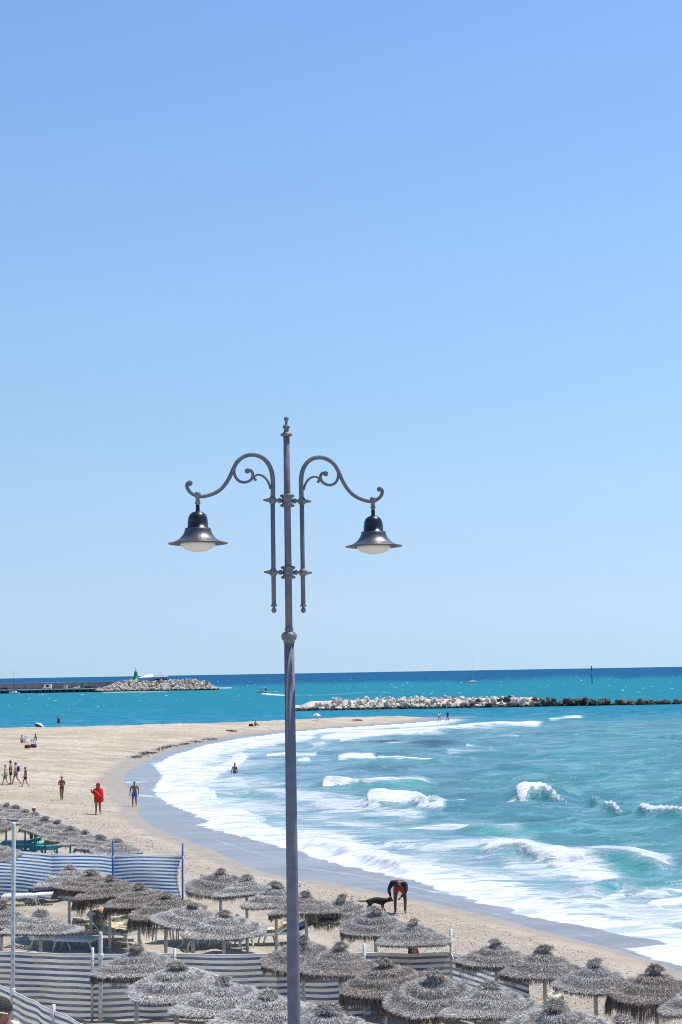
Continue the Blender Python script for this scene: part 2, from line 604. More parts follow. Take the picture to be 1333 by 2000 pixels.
def sand_mat():
    m, nt, b = new_mat('beach_sand')
    co = obj_co(nt)
    stretch = obj_co(nt, (0.35, 1.0, 1.0))
    damp = attr(nt, 'damp')
    peb = attr(nt, 'shingle')
    big = noise(nt, stretch, 0.13, 5, 0.65, 0.8)
    mid = noise(nt, co, 0.9, 5, 0.7, 0.4)
    trk = noise(nt, obj_co(nt, (0.6, 1.0, 1.0)), 0.28, 6, 0.75, 0.9)
    fine = noise(nt, co, 5.0, 5, 0.75, 0.3)
    grain = noise(nt, co, 26.0, 3, 0.75)
    c = mixc(nt, ramp(nt, big, 0.40, 0.64), (0.54, 0.47, 0.375), (0.42, 0.35, 0.262))
    c = mixc(nt, mth(nt, 'MULTIPLY', ramp(nt, mid, 0.49, 0.64), 0.65), c, (0.31, 0.245, 0.17))
    c = mixc(nt, mth(nt, 'MULTIPLY', ramp(nt, fine, 0.50, 0.66), 0.55), c, (0.30, 0.235, 0.165))
    c = mixc(nt, mth(nt, 'MULTIPLY', ramp(nt, trk, 0.50, 0.60), 0.6), c, (0.30, 0.24, 0.175))
    sh = mixc(nt, ramp(nt, grain, 0.42, 0.58), (0.17, 0.135, 0.10), (0.62, 0.555, 0.465))
    sh2 = mixc(nt, ramp(nt, fine, 0.40, 0.60), (0.26, 0.21, 0.155), (0.52, 0.45, 0.36))
    sh = mixc(nt, 0.45, sh, sh2)
    c = mixc(nt, mth(nt, 'MULTIPLY', peb, mth(nt, 'ADD', 0.45, mth(nt, 'MULTIPLY', ramp(nt, mid, 0.35, 0.65), 0.4))), c, sh)
    wetc = mixc(nt, ramp(nt, mid, 0.35, 0.7), (0.33, 0.28, 0.225), (0.27, 0.225, 0.175))
    c = mixc(nt, damp, c, wetc)
    nt.links.new(c, b.inputs['Base Color'])
    nt.links.new(mth(nt, 'SUBTRACT', 0.95, mth(nt, 'MULTIPLY', damp, 0.38)), b.inputs['Roughness'])
    b.inputs['Specular IOR Level'].default_value = 0.3
    h = mth(nt, 'ADD', mth(nt, 'MULTIPLY', fine, 0.8), mth(nt, 'MULTIPLY', grain, 0.2))
    bn = nt.nodes.new('ShaderNodeBump')
    bn.inputs['Distance'].default_value = 0.16
    nt.links.new(mth(nt, 'SUBTRACT', 0.9, mth(nt, 'MULTIPLY', damp, 0.8)), bn.inputs['Strength'])
    nt.links.new(h, bn.inputs['Height'])
    nt.links.new(bn.outputs['Normal'], b.inputs['Normal'])
    return m


M['sand'] = sand_mat()


def sea_mat():
    m, nt, b = new_mat('sea_water')
    st = obj_co(nt, (0.42, 1.0, 1.0))
    st2 = obj_co(nt, (0.22, 1.0, 1.0))
    foam = attr(nt, 'foam')
    film = attr(nt, 'film')
    far = attr(nt, 'far')
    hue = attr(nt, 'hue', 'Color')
    n1 = noise(nt, st, 0.45, 6, 0.66, 1.1)
    n2 = noise(nt, st2, 1.7, 6, 0.72, 0.8)
    nn = mth(nt, 'ADD', mth(nt, 'MULTIPLY', n1, 0.6), mth(nt, 'MULTIPLY', n2, 0.4))
    nn = mth(nt, 'DIVIDE', mth(nt, 'SUBTRACT', nn, 0.30), 0.38)
    # foam where its density beats the torn-up pattern
    d = mth(nt, 'SUBTRACT', foam, nn)
    mask = mth(nt, 'MULTIPLY', ramp(nt, d, -0.10, 0.16), ramp(nt, foam, 0.04, 0.20))
    lace = mth(nt, 'MULTIPLY', ramp(nt, d, -0.45, 0.05), ramp(nt, foam, 0.05, 0.5))
    big = noise(nt, st2, 0.05, 3, 0.6)
    patch = noise(nt, st2, 0.45, 5, 0.7, 0.5)
    iso = obj_co(nt, (0.40, 1.0, 1.0))
    rip = noise(nt, iso, 0.42, 7, 0.8, 0.5)
    rip2 = noise(nt, iso, 0.16, 6, 0.8, 0.5)
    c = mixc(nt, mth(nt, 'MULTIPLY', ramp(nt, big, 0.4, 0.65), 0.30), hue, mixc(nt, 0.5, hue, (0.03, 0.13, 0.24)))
    c = mixc(nt, mth(nt, 'MULTIPLY', ramp(nt, patch, 0.46, 0.60), 0.55), c, mixc(nt, 0.42, c, (0.02, 0.09, 0.16)))
    c = mixc(nt, mth(nt, 'MULTIPLY', mth(nt, 'SUBTRACT', 1.0, film), mth(nt, 'MULTIPLY', mth(nt, 'SUBTRACT', 1.0, mth(nt, 'MULTIPLY', far, 0.75)), mth(nt, 'MULTIPLY', ramp(nt, rip, 0.49, 0.58), 0.8))), c, mixc(nt, 0.42, c, (0.27, 0.44, 0.50)))
    c = mixc(nt, mth(nt, 'MULTIPLY', mth(nt, 'SUBTRACT', 1.0, film), mth(nt, 'MULTIPLY', ramp(nt, rip2, 0.49, 0.58), 0.7)), c, mixc(nt, 0.40, c, (0.02, 0.10, 0.16)))
    c = mixc(nt, mth(nt, 'MULTIPLY', mth(nt, 'MULTIPLY', film, ramp(nt, patch, 0.42, 0.62)), 0.7), c, (0.30, 0.26, 0.25))
    c = mixc(nt, mth(nt, 'MULTIPLY', lace, 0.42), c, (0.42, 0.55, 0.60))
    white = mixc(nt, ramp(nt, nn, 0.25, 0.75), (0.36, 0.43, 0.47), (0.72, 0.73, 0.74))
    c = mixc(nt, mask, c, white)
    nt.links.new(c, b.inputs['Base Color'])
    r = mth(nt, 'ADD', mth(nt, 'MULTIPLY_ADD', mask, 0.7, 0.20), mth(nt, 'MULTIPLY', far, 0.25))
    nt.links.new(r, b.inputs['Roughness'])
    b.inputs['IOR'].default_value = 1.333
    sp = mth(nt, 'MULTIPLY', mth(nt, 'SUBTRACT', 1.0, mask), mth(nt, 'MULTIPLY_ADD', film, 0.26, 0.26))
    sp = mth(nt, 'MULTIPLY', sp, mth(nt, 'SUBTRACT', 1.0, mth(nt, 'MULTIPLY', far, 0.93)))
    nt.links.new(sp, b.inputs['Specular IOR Level'])
    w1 = noise(nt, st, 1.1, 4, 0.6, 0.3)
    w2 = noise(nt, st, 4.5, 3, 0.6, 0.2)
    h = mth(nt, 'ADD', mth(nt, 'MULTIPLY', w1, 1.0), mth(nt, 'MULTIPLY', w2, 0.35))
    h = mth(nt, 'ADD', h, mth(nt, 'MULTIPLY', mask, mth(nt, 'MULTIPLY', n2, 0.8)))
    bn = nt.nodes.new('ShaderNodeBump')
    bn.inputs['Distance'].default_value = 0.22
    calm = mth(nt, 'SUBTRACT', 1.0, mth(nt, 'MULTIPLY', film, 0.94))
    nt.links.new(mth(nt, 'MULTIPLY', calm, 0.9), bn.inputs['Strength'])
    nt.links.new(h, bn.inputs['Height'])
    nt.links.new(bn.outputs['Normal'], b.inputs['Normal'])
    # waves too small to model turn much of the surface towards the viewer, the more the farther off
    df = nt.nodes.new('ShaderNodeBsdfDiffuse')
    nt.links.new(c, df.inputs['Color'])
    nt.links.new(bn.outputs['Normal'], df.inputs['Normal'])
    mx = nt.nodes.new('ShaderNodeMixShader')
    k = mth(nt, 'MULTIPLY', mth(nt, 'SUBTRACT', 1.0, film), mth(nt, 'MULTIPLY_ADD', far, 0.34, 0.60))
    nt.links.new(k, mx.inputs[0])
    nt.links.new(b.outputs[0], mx.inputs[1])
    nt.links.new(df.outputs[0], mx.inputs[2])
    nt.links.new(mx.outputs[0], nt.nodes['Material Output'].inputs['Surface'])
    return m


M['sea'] = sea_mat()

# ------------------------------------------------------------------ sand and sea
def columns():
    mid = np.linspace(-0.262, 0.262, 720)
    side = 0.262 + np.cumsum(np.linspace(0.0012, 0.016, 34))
    return np.concatenate([-side[::-1], mid, side])


def wedge(rows, cols):
    Y = np.repeat(rows[:, None], len(cols), 1)
    X = rows[:, None] * cols[None, :]
    nr, nc = X.shape
    i = np.arange(nr - 1)[:, None] * nc + np.arange(nc - 1)[None, :]
    F = np.stack([i, i + 1, i + nc + 1, i + nc], -1).reshape(-1, 4)
    return X.ravel(), Y.ravel(), F, nr, nc


def compact(co, F, extra):
    used = np.unique(F)
    mp = np.full(len(co), -1)
    mp[used] = np.arange(len(used))
    return co[used], mp[F], {k: v[used] for k, v in extra.items()}


COLS = columns()
rows = CAMZ * FPX / np.concatenate([np.arange(1500, 700, -4.0), np.arange(700, 84, -2.0)])
X, Y, F, nr, nc = wedge(rows, COLS)
D = sdf(SHORE, X, Y)
Z = sand_z(X, Y, D)
PX, PY = project(X, Y, np.zeros_like(X))
wob = 0.9 * vnoise(X, Y, 5.0, 11) + 0.5 * vnoise(X, Y, 1.6, 12)
dist_k = np.clip(Y / 75.0, 0.7, 1.6)
damp = 1 - smooth(0.5, 1.0, (D + wob) / (2.0 * dist_k))
shingle = smooth(1.2, 2.6, D) * (1 - smooth(6.0, 11.0, D + 3 * vnoise(X, Y, 6.0, 13))) * (1 - smooth(85, 130, Y))
shingle = np.maximum(shingle, 0.12 * (Y < 90))
keep = (D[F] > -5.0).any(1)
co, F2, ex = compact(np.stack([X, Y, Z], 1), F[keep], {'damp': damp, 'shingle': shingle})
beach = link('beach', np_mesh('beach', co, F2, M['sand'], True, ex))
tag(beach, kind='structure')

# --- sea
v_near = np.arange(640, 5, -1.5)
v_far = 5 * 0.80 ** np.arange(1, 16)
rows = CAMZ * FPX / np.concatenate([v_near, v_far])
X, Y, F, nr, nc = wedge(rows, COLS)
D = sdf(SHORE, X, Y)
DF = sdf(FOAMP, X, Y)
PX, PY = project(X, Y, np.zeros_like(X))
HV = PY - hor(PX)
sea_side = -D
dyrow = np.gradient(rows)
DY = np.repeat(np.abs(dyrow)[:, None], nc, 1).ravel()

foam = np.zeros_like(X)


def chain(pts, w, strength, kv=3.0, taper=True):
    """density of foam along a line over the water; kv flattens it across the line"""
    global foam
    best = np.full(X.shape, 1e9)
    for (ax, ay), (bx, by) in zip(pts[:-1], pts[1:]):
        ex, ey = bx - ax, (by - ay) * kv
        wx, wy = PX - ax, (PY - ay) * kv
        t = np.clip((wx * ex + wy * ey) / (ex * ex + ey * ey + 1e-9), 0, 1)
        best = np.minimum(best, np.hypot(wx - t * ex, wy - t * ey))
    foam = np.maximum(foam, strength * np.exp(-(best / w) ** 2.4))


front = (PY > 1404) & (HV > 0)
w1 = 1.35 * np.clip(Y / 55.0, 0.7, 6) ** 0.85
q_ = -DF / w1
band = np.interp(q_, [0, 0.8, 1.6, 3.0, 5.5, 8.0], [0.96, 0.93, 0.72, 0.52, 0.30, 0.0])
DF = DF + 0.5 * vnoise(X, Y, 0.8, 23) + 0.25 * vnoise(X, Y, 0.35, 24)
edge = smooth(0.14, -0.22, DF) * smooth(0.3, 0.0, D)
foam_band = np.where((DF < 0.2) & (D < 0.3), np.clip(band, 0, 1) * (0.98 + 0.25 * vnoise(X, Y, 2.5, 20)), 0.0)
xs_, ys_ = zip(*SHORE_PX[24:])
front_py = np.interp(PX, xs_, ys_, left=1500)
foam_band *= edge * (PY > front_py - 4) * smooth(1402, 1406, PY) * (1 - smooth(850, 960, PX) * (PY < 1440))
foam_band *= 1 - 0.5 * smooth(0, 1, vnoise(X, Y, 6.0, 21) + 0.3) * (band < 0.7)
foam = np.maximum(foam, foam_band)
# broken water of the surf: photograph positions of the streaks, laid on the water surface
chain([(640, 1442), (700, 1437), (780, 1432), (860, 1428), (930, 1420), (1000, 1417), (1042, 1413)], 19, 0.95, 3.2)
chain([(905, 1418), (1000, 1414)], 10, 0.7, 3.5)
chain([(1080, 1404), (1130, 1400)], 9, 0.8, 3)
chain([(605, 1452), (640, 1457), (700, 1456), (760, 1459), (820, 1455)], 8, 0.72, 3)
chain([(880, 1468), (1000, 1470)], 10, 0.5, 3)
chain([(670, 1527), (720, 1535), (780, 1527), (830, 1524)], 13, 0.72, 2.4)
chain([(820, 1580), (860, 1583)], 14, 0.75, 2.4)
chain([(590, 1560), (650, 1570), (720, 1585), (800, 1590)], 40, 0.64, 2.0)
chain([(350, 1540), (450, 1545), (560, 1552), (680, 1560)], 34, 0.60, 2.4)
chain([(380, 1565), (500, 1580), (620, 1600), (760, 1615), (900, 1612), (1000, 1616)], 32, 0.57, 2.4)
chain([(700, 1612), (820, 1608), (940, 1606)], 12, 0.68, 3)
chain([(600, 1640), (660, 1650), (720, 1668), (800, 1690), (880, 1710)], 52, 0.78, 2.0)
chain([(760, 1650), (860, 1655), (960, 1648)], 30, 0.64, 3)
chain([(975, 1656), (1010, 1652), (1050, 1665), (1110, 1690), (1180, 1712)], 44, 0.84, 2.2)
chain([(1060, 1683), (1140, 1677), (1210, 1679), (1290, 1690)], 34, 0.70, 3.0)
chain([(1010, 1690), (1080, 1705), (1180, 1715)], 60, 0.62, 2.6)
chain([(1180, 1728), (1250, 1724), (1310, 1714)], 12, 0.75, 3)
chain([(1180, 1760), (1220, 1747), (1280, 1750), (1345, 1745)], 16, 0.75, 2.6)
chain([(900, 1720), (1000, 1745), (1120, 1765), (1240, 1785), (1345, 1790)], 80, 0.66, 2.2)
chain([(1280, 1770), (1345, 1760), (1420, 1765)], 30, 0.8, 2.2)
chain([(980, 1566), (1010, 1563)], 6, 0.7, 3)
chain([(950, 1612), (1010, 1608), (1110, 1606)], 9, 0.6, 3)
chain([(440, 1500), (500, 1497)], 10, 0.5, 3)
chain([(525, 1475), (560, 1472), (575, 1474)], 8, 0.85, 2.5)
chain([(585, 1485), (600, 1484)], 8, 0.85, 2.5)
chain([(580, 1474), (616, 1473)], 6, 0.7, 3)
chain([(330, 1519), (380, 1512), (430, 1503), (460, 1490), (470, 1477)], 20, 0.95, 2.0)
chain([(300, 1492), (360, 1486), (420, 1488), (460, 1482)], 11, 0.7, 2.6)
chain([(410, 1470), (470, 1462), (540, 1448), (600, 1440)], 22, 0.85, 2.6)
chain([(360, 1475), (420, 1472)], 16, 0.6, 2.6)
chain([(250, 1528), (285, 1526)], 7, 0.62, 3)
chain([(262, 1552), (300, 1556), (340, 1566)], 9, 0.62, 3)
chain([(585, 1694), (700, 1710), (760, 1722), (850, 1742)], 5, 0.60, 3)
chain([(600, 1708), (680, 1717), (760, 1733), (900, 1768)], 4, 0.5, 3)
chain([(420, 1640), (480, 1660), (560, 1680)], 4, 0.5, 3)
chain([(930, 1776), (1050, 1803), (1180, 1835)], 4, 0.45, 3)
chain([(370, 1614), (400, 1613)], 4, 0.6, 3)
chain([(980, 1440), (1010, 1441)], 8, 0.7, 3)
chain([(575, 1358), (640, 1357), (720, 1352), (760, 1352)], 4, 0.45, 4)
chain([(515, 1355), (556, 1358)], 4, 0.95, 3)
chain([(205, 1352), (300, 1350), (400, 1345), (450, 1343)], 6, 0.55, 3)
for _ in range(520):                                  # whitecaps on the open water
    hx = random.uniform(-150, 1480)
    hv = random.choice([random.uniform(3, 62), random.uniform(10, 50)])
    if hv > 48 and 560 < hx < 1400: continue
    w = random.uniform(1.2, 3.6) * (0.35 + hv / 55)
    y0 = hor(hx) + hv
    lo = np.searchsorted(rows, CAMZ * FPX / (hv + 6)), np.searchsorted(rows, CAMZ * FPX / max(hv - 6, 0.3))
    sl = slice(lo[0] * nc, (lo[1] + 1) * nc)
    dx, dy = PX[sl] - hx, PY[sl] - (hor(PX[sl]) + hv) - 0.04 * (PX[sl] - hx)
    foam[sl] = np.maximum(foam[sl], random.choice([0.4, 0.45, 0.5, 0.6, 0.8]) * np.exp(-(dx / w) ** 2 - (dy / (0.55 + hv / 140)) ** 2))
for _ in range(70):
    hx, y0 = random.uniform(900, 1400), random.uniform(1415, 1640)
    w = random.uniform(3, 9)
    foam = np.maximum(foam, random.uniform(0.3, 0.62) * np.exp(-((PX - hx) / (1.6 * w)) ** 2 - ((PY - y0) / 1.0) ** 2))
foam *= 1 - 0.2 * smooth(-0.1, 0.2, DF)

# --- colour of the water by depth and sediment
deep = np.array([0.011, 0.078, 0.180])
turq = np.array([0.018, 0.180, 0.235])
lee = np.array([0.006, 0.165, 0.250])
bay = np.array([0.060, 0.215, 0.230])
surf = np.array([0.125, 0.225, 0.275])
filmc = np.array([0.20, 0.17, 0.16])
weed = np.array([0.030, 0.035, 0.075])


def mixa(a, b, t):
    return a * (1 - t[:, None]) + b * t[:, None]


hw = HV + 10 * vnoise(PX, PY * 6, 160, 31) + 4 * vnoise(PX, PY * 4, 40, 32)
hue = np.repeat(deep[None], len(X), 0)
hue = mixa(hue, turq[None], smooth(13, 24, hw))
hue = mixa(hue, lee[None], smooth(62, 80, hw))
hue = mixa(hue, bay[None], smooth(84, 118, hw) * smooth(420, 760, PX))
near = np.clip(np.exp(-np.maximum(sea_side, 0) / (9.0 * np.clip(Y / 70, 0.7, 4))), 0, 1)
hue = mixa(hue, surf[None], np.clip(smooth(92, 120, HV) * (0.25 + 1.1 * near + 0.35 * smooth(1000, 600, PX)), 0, 1))
dark = np.exp(-((PY - 1456 - 0.01 * (PX - 780)) / 5.0) ** 2) * smooth(640, 700, PX) * (1 - smooth(840, 930, PX))
hue = mixa(hue, weed[None], 0.95 * dark)
film = np.where(D < 0, smooth(-6.5, -0.2, np.where(DF > 0, 0.0, DF) * 2.0 - 0.2), 1.0) * smooth(1404, 1412, PY)
film = (film * 0.6 + (1 - film * 0.6) * smooth(-0.3, 0.1, DF)) * (PY > front_py - 4)
hue = mixa(hue, filmc[None], np.clip(film, 0, 1))

# --- swell, chop and breakers
amp = smooth(1.0, 14.0, sea_side) * (0.35 + 0.65 * smooth(6, 30, sea_side))
Zs = np.zeros_like(X)
wr = random.Random(5)
for k in range(34):
    lam = 1.3 * (15.0 / 1.3) ** (k / 33.0)
    ang = math.radians(-104 + wr.uniform(-32, 32))
    kx, ky = math.cos(ang) * 2 * PI / lam, math.sin(ang) * 2 * PI / lam
    ph = wr.uniform(0, 2 * PI)
    a = 0.0140 * lam ** 0.66 * (1.0 if lam > 3 else 1.2)
    wgt = smooth(1.6, 3.5, lam / DY)
    Zs += a * wgt * np.sin(kx * X + ky * Y + ph + 0.6 * vnoise(X, Y, lam * 4, 40 + k))
Zs *= amp * 1.25


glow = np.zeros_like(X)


def breaker(pts, height, back, face, caps=()):
    """an asymmetric wave along a crest line: gentle back out to sea, steep face to the shore.
    caps: (x0, x1, strength, reach down the face at each end in metres, reach over the back)"""
    global Zs, foam, glow
    W = [on_z(px, py) for px, py in pts]
    xs = np.array([q.x for q in W]); ys = np.array([q.y for q in W])
    fx = np.linspace(xs[0], xs[-1], 240)
    fy = np.interp(fx, xs, ys)
    kern = np.hanning(41); kern /= kern.sum()
    fy = np.convolve(np.pad(fy, 20, 'edge'), kern, 'valid')
    s = Y - np.interp(X, fx, fy) + 0.4 * vnoise(X, Y, 7.0, 78)
    par = (X - xs[0]) / (xs[-1] - xs[0])
    w = np.where(s > 0, back, face)
    env = smooth(0, 0.18, par) * (1 - smooth(0.80, 1.0, par))
    env = env * (0.85 + 0.4 * vnoise(X, Y, 6.0, 77))
    Zs += height * env * np.exp(-(s / w) ** 2) * smooth(0.2, 4.0, sea_side)
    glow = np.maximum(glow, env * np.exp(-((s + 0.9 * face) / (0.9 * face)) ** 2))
    for x0, x1, st, f0, f1, bk in caps:
        ya = np.interp([x0, x1], [q[0] for q in pts], [q[1] for q in pts])
        a_, b_ = on_z(x0, ya[0]).x, on_z(x1, ya[1]).x
        t = (X - a_) / (b_ - a_)
        e = smooth(-0.06, 0.06, t) * (1 - smooth(0.9, 1.12, t))
        dn = (f0 + (f1 - f0) * np.clip(t, 0, 1)) * (0.8 + 0.8 * vnoise(X, Y, 1.2, 79))
        k = np.where(s < 0, np.exp(-np.maximum(-s - dn, 0) / 0.5), np.exp(-(s / bk) ** 2))
        foam = np.maximum(foam, st * e * k)


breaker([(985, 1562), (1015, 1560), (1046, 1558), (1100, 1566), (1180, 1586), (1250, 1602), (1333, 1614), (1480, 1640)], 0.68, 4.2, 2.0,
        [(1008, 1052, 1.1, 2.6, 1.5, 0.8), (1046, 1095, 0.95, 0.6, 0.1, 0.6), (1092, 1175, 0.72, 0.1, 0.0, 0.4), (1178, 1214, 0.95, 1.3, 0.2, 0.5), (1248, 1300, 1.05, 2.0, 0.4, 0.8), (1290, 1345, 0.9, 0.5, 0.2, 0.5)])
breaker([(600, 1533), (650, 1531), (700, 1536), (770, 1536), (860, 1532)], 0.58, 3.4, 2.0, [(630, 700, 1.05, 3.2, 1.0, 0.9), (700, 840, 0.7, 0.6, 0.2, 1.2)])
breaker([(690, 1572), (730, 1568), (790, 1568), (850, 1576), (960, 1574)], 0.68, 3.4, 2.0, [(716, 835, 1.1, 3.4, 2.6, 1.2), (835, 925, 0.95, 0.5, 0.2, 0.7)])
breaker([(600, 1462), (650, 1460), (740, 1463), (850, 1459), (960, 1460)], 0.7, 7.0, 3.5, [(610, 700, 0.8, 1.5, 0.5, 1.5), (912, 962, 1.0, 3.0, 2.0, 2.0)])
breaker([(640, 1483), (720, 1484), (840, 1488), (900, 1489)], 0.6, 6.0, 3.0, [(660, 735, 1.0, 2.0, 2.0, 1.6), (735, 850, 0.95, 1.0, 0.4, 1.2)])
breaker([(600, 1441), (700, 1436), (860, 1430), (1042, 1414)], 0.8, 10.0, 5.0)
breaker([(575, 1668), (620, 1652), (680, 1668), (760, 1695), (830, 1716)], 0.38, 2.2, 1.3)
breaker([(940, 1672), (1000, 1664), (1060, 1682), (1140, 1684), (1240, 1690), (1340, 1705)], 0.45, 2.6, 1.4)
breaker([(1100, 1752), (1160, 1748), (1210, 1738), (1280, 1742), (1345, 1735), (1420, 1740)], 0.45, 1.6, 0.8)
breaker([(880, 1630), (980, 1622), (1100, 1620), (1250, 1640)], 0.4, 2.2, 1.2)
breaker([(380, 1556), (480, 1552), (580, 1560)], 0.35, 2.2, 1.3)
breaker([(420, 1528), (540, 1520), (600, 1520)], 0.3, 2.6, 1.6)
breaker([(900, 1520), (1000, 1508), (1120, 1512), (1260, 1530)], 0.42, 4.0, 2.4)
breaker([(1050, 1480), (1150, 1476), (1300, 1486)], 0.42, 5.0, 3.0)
Zs += np.clip(foam - 0.45, 0, 0.55) * smooth(0.2, 3.0, -DF) * (0.30 + 0.40 * vnoise(X, Y, 0.9, 61) + 0.12 * vnoise(X, Y, 0.4, 62)) * (Y < 200)
Zs *= (Y < 1500)
hue = mixa(hue, np.array([[0.06, 0.30, 0.27]]), 0.55 * np.clip(glow, 0, 1) * (Y < 170))      # light through the thin wave faces, painted as greener water
keep = (D[F] < 2.5).any(1)
far = smooth(130, 480, Y)
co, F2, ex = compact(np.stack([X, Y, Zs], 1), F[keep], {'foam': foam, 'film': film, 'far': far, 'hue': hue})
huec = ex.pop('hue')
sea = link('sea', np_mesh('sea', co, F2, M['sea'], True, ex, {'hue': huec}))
tag(sea, kind='structure')

# --- promenade that the lamp post stands on
DECK = 4.4
pm = MB()
pm.box((0, -4.0, DECK - 2.45), (70, 40.4, 4.9))
promenade = pm.build('promenade', M['promenade'], shade=False)
tag(promenade, kind='structure')

# ------------------------------------------------------------------ lamp post
LY = FPX / 240.0
P0 = at_depth(566, 1315, LY)
lamp = empty('street_lamp', (P0.x, P0.y, DECK), 'tall grey two armed scrolled street lamp with bell shades, rising above the beach', 'street lamp')
PHI = math.radians(21)
U2 = Vector((math.cos(PHI), math.sin(PHI), 0))
N2 = Vector((-math.sin(PHI), math.cos(PHI), 0))


def arm_pt(px, py):
    """photograph point of the left arm -> (distance out from the pole, height) in the arms' own plane"""
    d = ray(px, py)
    t = N2.dot(Vector((P0.x, P0.y, 0)) - Vector((0, 0, 0))) / N2.dot(d)
    q = CAM + d * t
    return -(Vector((q.x, q.y, 0)) - Vector((P0.x, P0.y, 0))).dot(U2), q.z - DECK


def zpx(py):
    return at_depth(565, py, LY).z - DECK


def crop(pts):
    return [arm_pt(320 + 0.3526 * x, 800 + 0.3526 * y) for x, y in pts]


def densify(pts, n=6):
    out = []
    m = len(pts)
    for i in range(m - 1):
        p0, p1, p2, p3 = pts[max(i - 1, 0)], pts[i], pts[i + 1], pts[min(i + 2, m - 1)]
        for k in range(n):
            t = k / n
            out.append(tuple(0.5 * (2 * b + (c - a) * t + (2 * a - 5 * b + 4 * c - d) * t * t + (3 * b - a - 3 * c + d) * t ** 3)
                             for a, b, c, d in zip(p0, p1, p2, p3)))
    out.append(tuple(pts[-1]))
    return out


MBp = MB()
z_col = zpx(1245)
MBp.lathe([(0.13, 0.0), (0.13, 0.08), (0.115, 0.12), (0.10, 0.30), (0.085, 0.36), (0.078, 0.60), (0.064, 0.66), (0.056, 0.9),
           (0.047, zpx(1700)), (0.0405, z_col - 0.02)], n=20)
MBp.build('lower_pole', M['paint'], lamp)
MBp = MB()
MBp.lathe([(0.040, z_col - 0.05), (0.046, z_col - 0.045), (0.046, z_col - 0.025), (0.060, z_col - 0.015), (0.064, z_col + 0.012), (0.060, z_col + 0.028),
           (0.040, z_col + 0.045), (0.030, z_col + 0.05), (0.036, z_col + 0.062), (0.036, z_col + 0.075), (0.028, z_col + 0.082)], n=20)
MBp.build('pole_collar', M['paint_worn'], lamp)
MBp = MB()
z_top = zpx(850)
MBp.lathe([(0.0295, z_col + 0.03), (0.0285, zpx(1118)), (0.027, zpx(978)), (0.0255, z_top)], n=18)
MBp.build('upper_pole', M['paint'], lamp)
MBp = MB()
MBp.lathe([(0.026, z_top - 0.012), (0.049, z_top - 0.004), (0.050, z_top + 0.008), (0.030, z_top + 0.020), (0.020, z_top + 0.032), (0.021, z_top + 0.050),
           (0.027, z_top + 0.062), (0.031, z_top + 0.068), (0.030, z_top + 0.076), (0.013, z_top + 0.088), (0.010, z_top + 0.108), (0.012, z_top + 0.118),
           (0.020, z_top + 0.128), (0.021, z_top + 0.140), (0.015, z_top + 0.152), (0.004, z_top + 0.157)], n=18)
MBp.build('finial', M['paint_worn'], lamp)
for py in (978, 1118):
    zb = zpx(py) + 0.0
    b = MB()
    b.lathe([(0.030, zb - 0.055), (0.047, zb - 0.050), (0.050, zb - 0.030), (0.042, zb - 0.022), (0.042, zb + 0.022), (0.050, zb + 0.030), (0.047, zb + 0.050),
             (0.030, zb + 0.055)], n=16)
    for k in range(8):
        a = 2 * PI * k / 8 + 0.2
        for dz in (-0.04, 0.04):
            b.ball((0.050 * math.cos(a), 0.050 * math.sin(a), zb + dz), 0.011, 6, 4)
    clamp = b.build('clamp', M['paint_worn'], lamp)
    for s in (-1, 1):
        b = MB()
        u = U2 * s
        ax = Vector((0, 0, 1)).rotation_difference(u).to_matrix()
        b.lathe([(0.012, 0.045), (0.021, 0.062), (0.021, 0.074), (0.012, 0.080), (0.012, 0.095), (0.022, 0.100), (0.036, 0.115), (0.037, 0.140), (0.024, 0.152),
                 (0.014, 0.160), (0.017, 0.168), (0.013, 0.182), (0.008, 0.186), (0.010, 0.194), (0.008, 0.204), (0.002, 0.208)], (0, 0, zb), n=12, axis=ax)
        b.build('bracket_bar', M['paint_worn'], lamp)

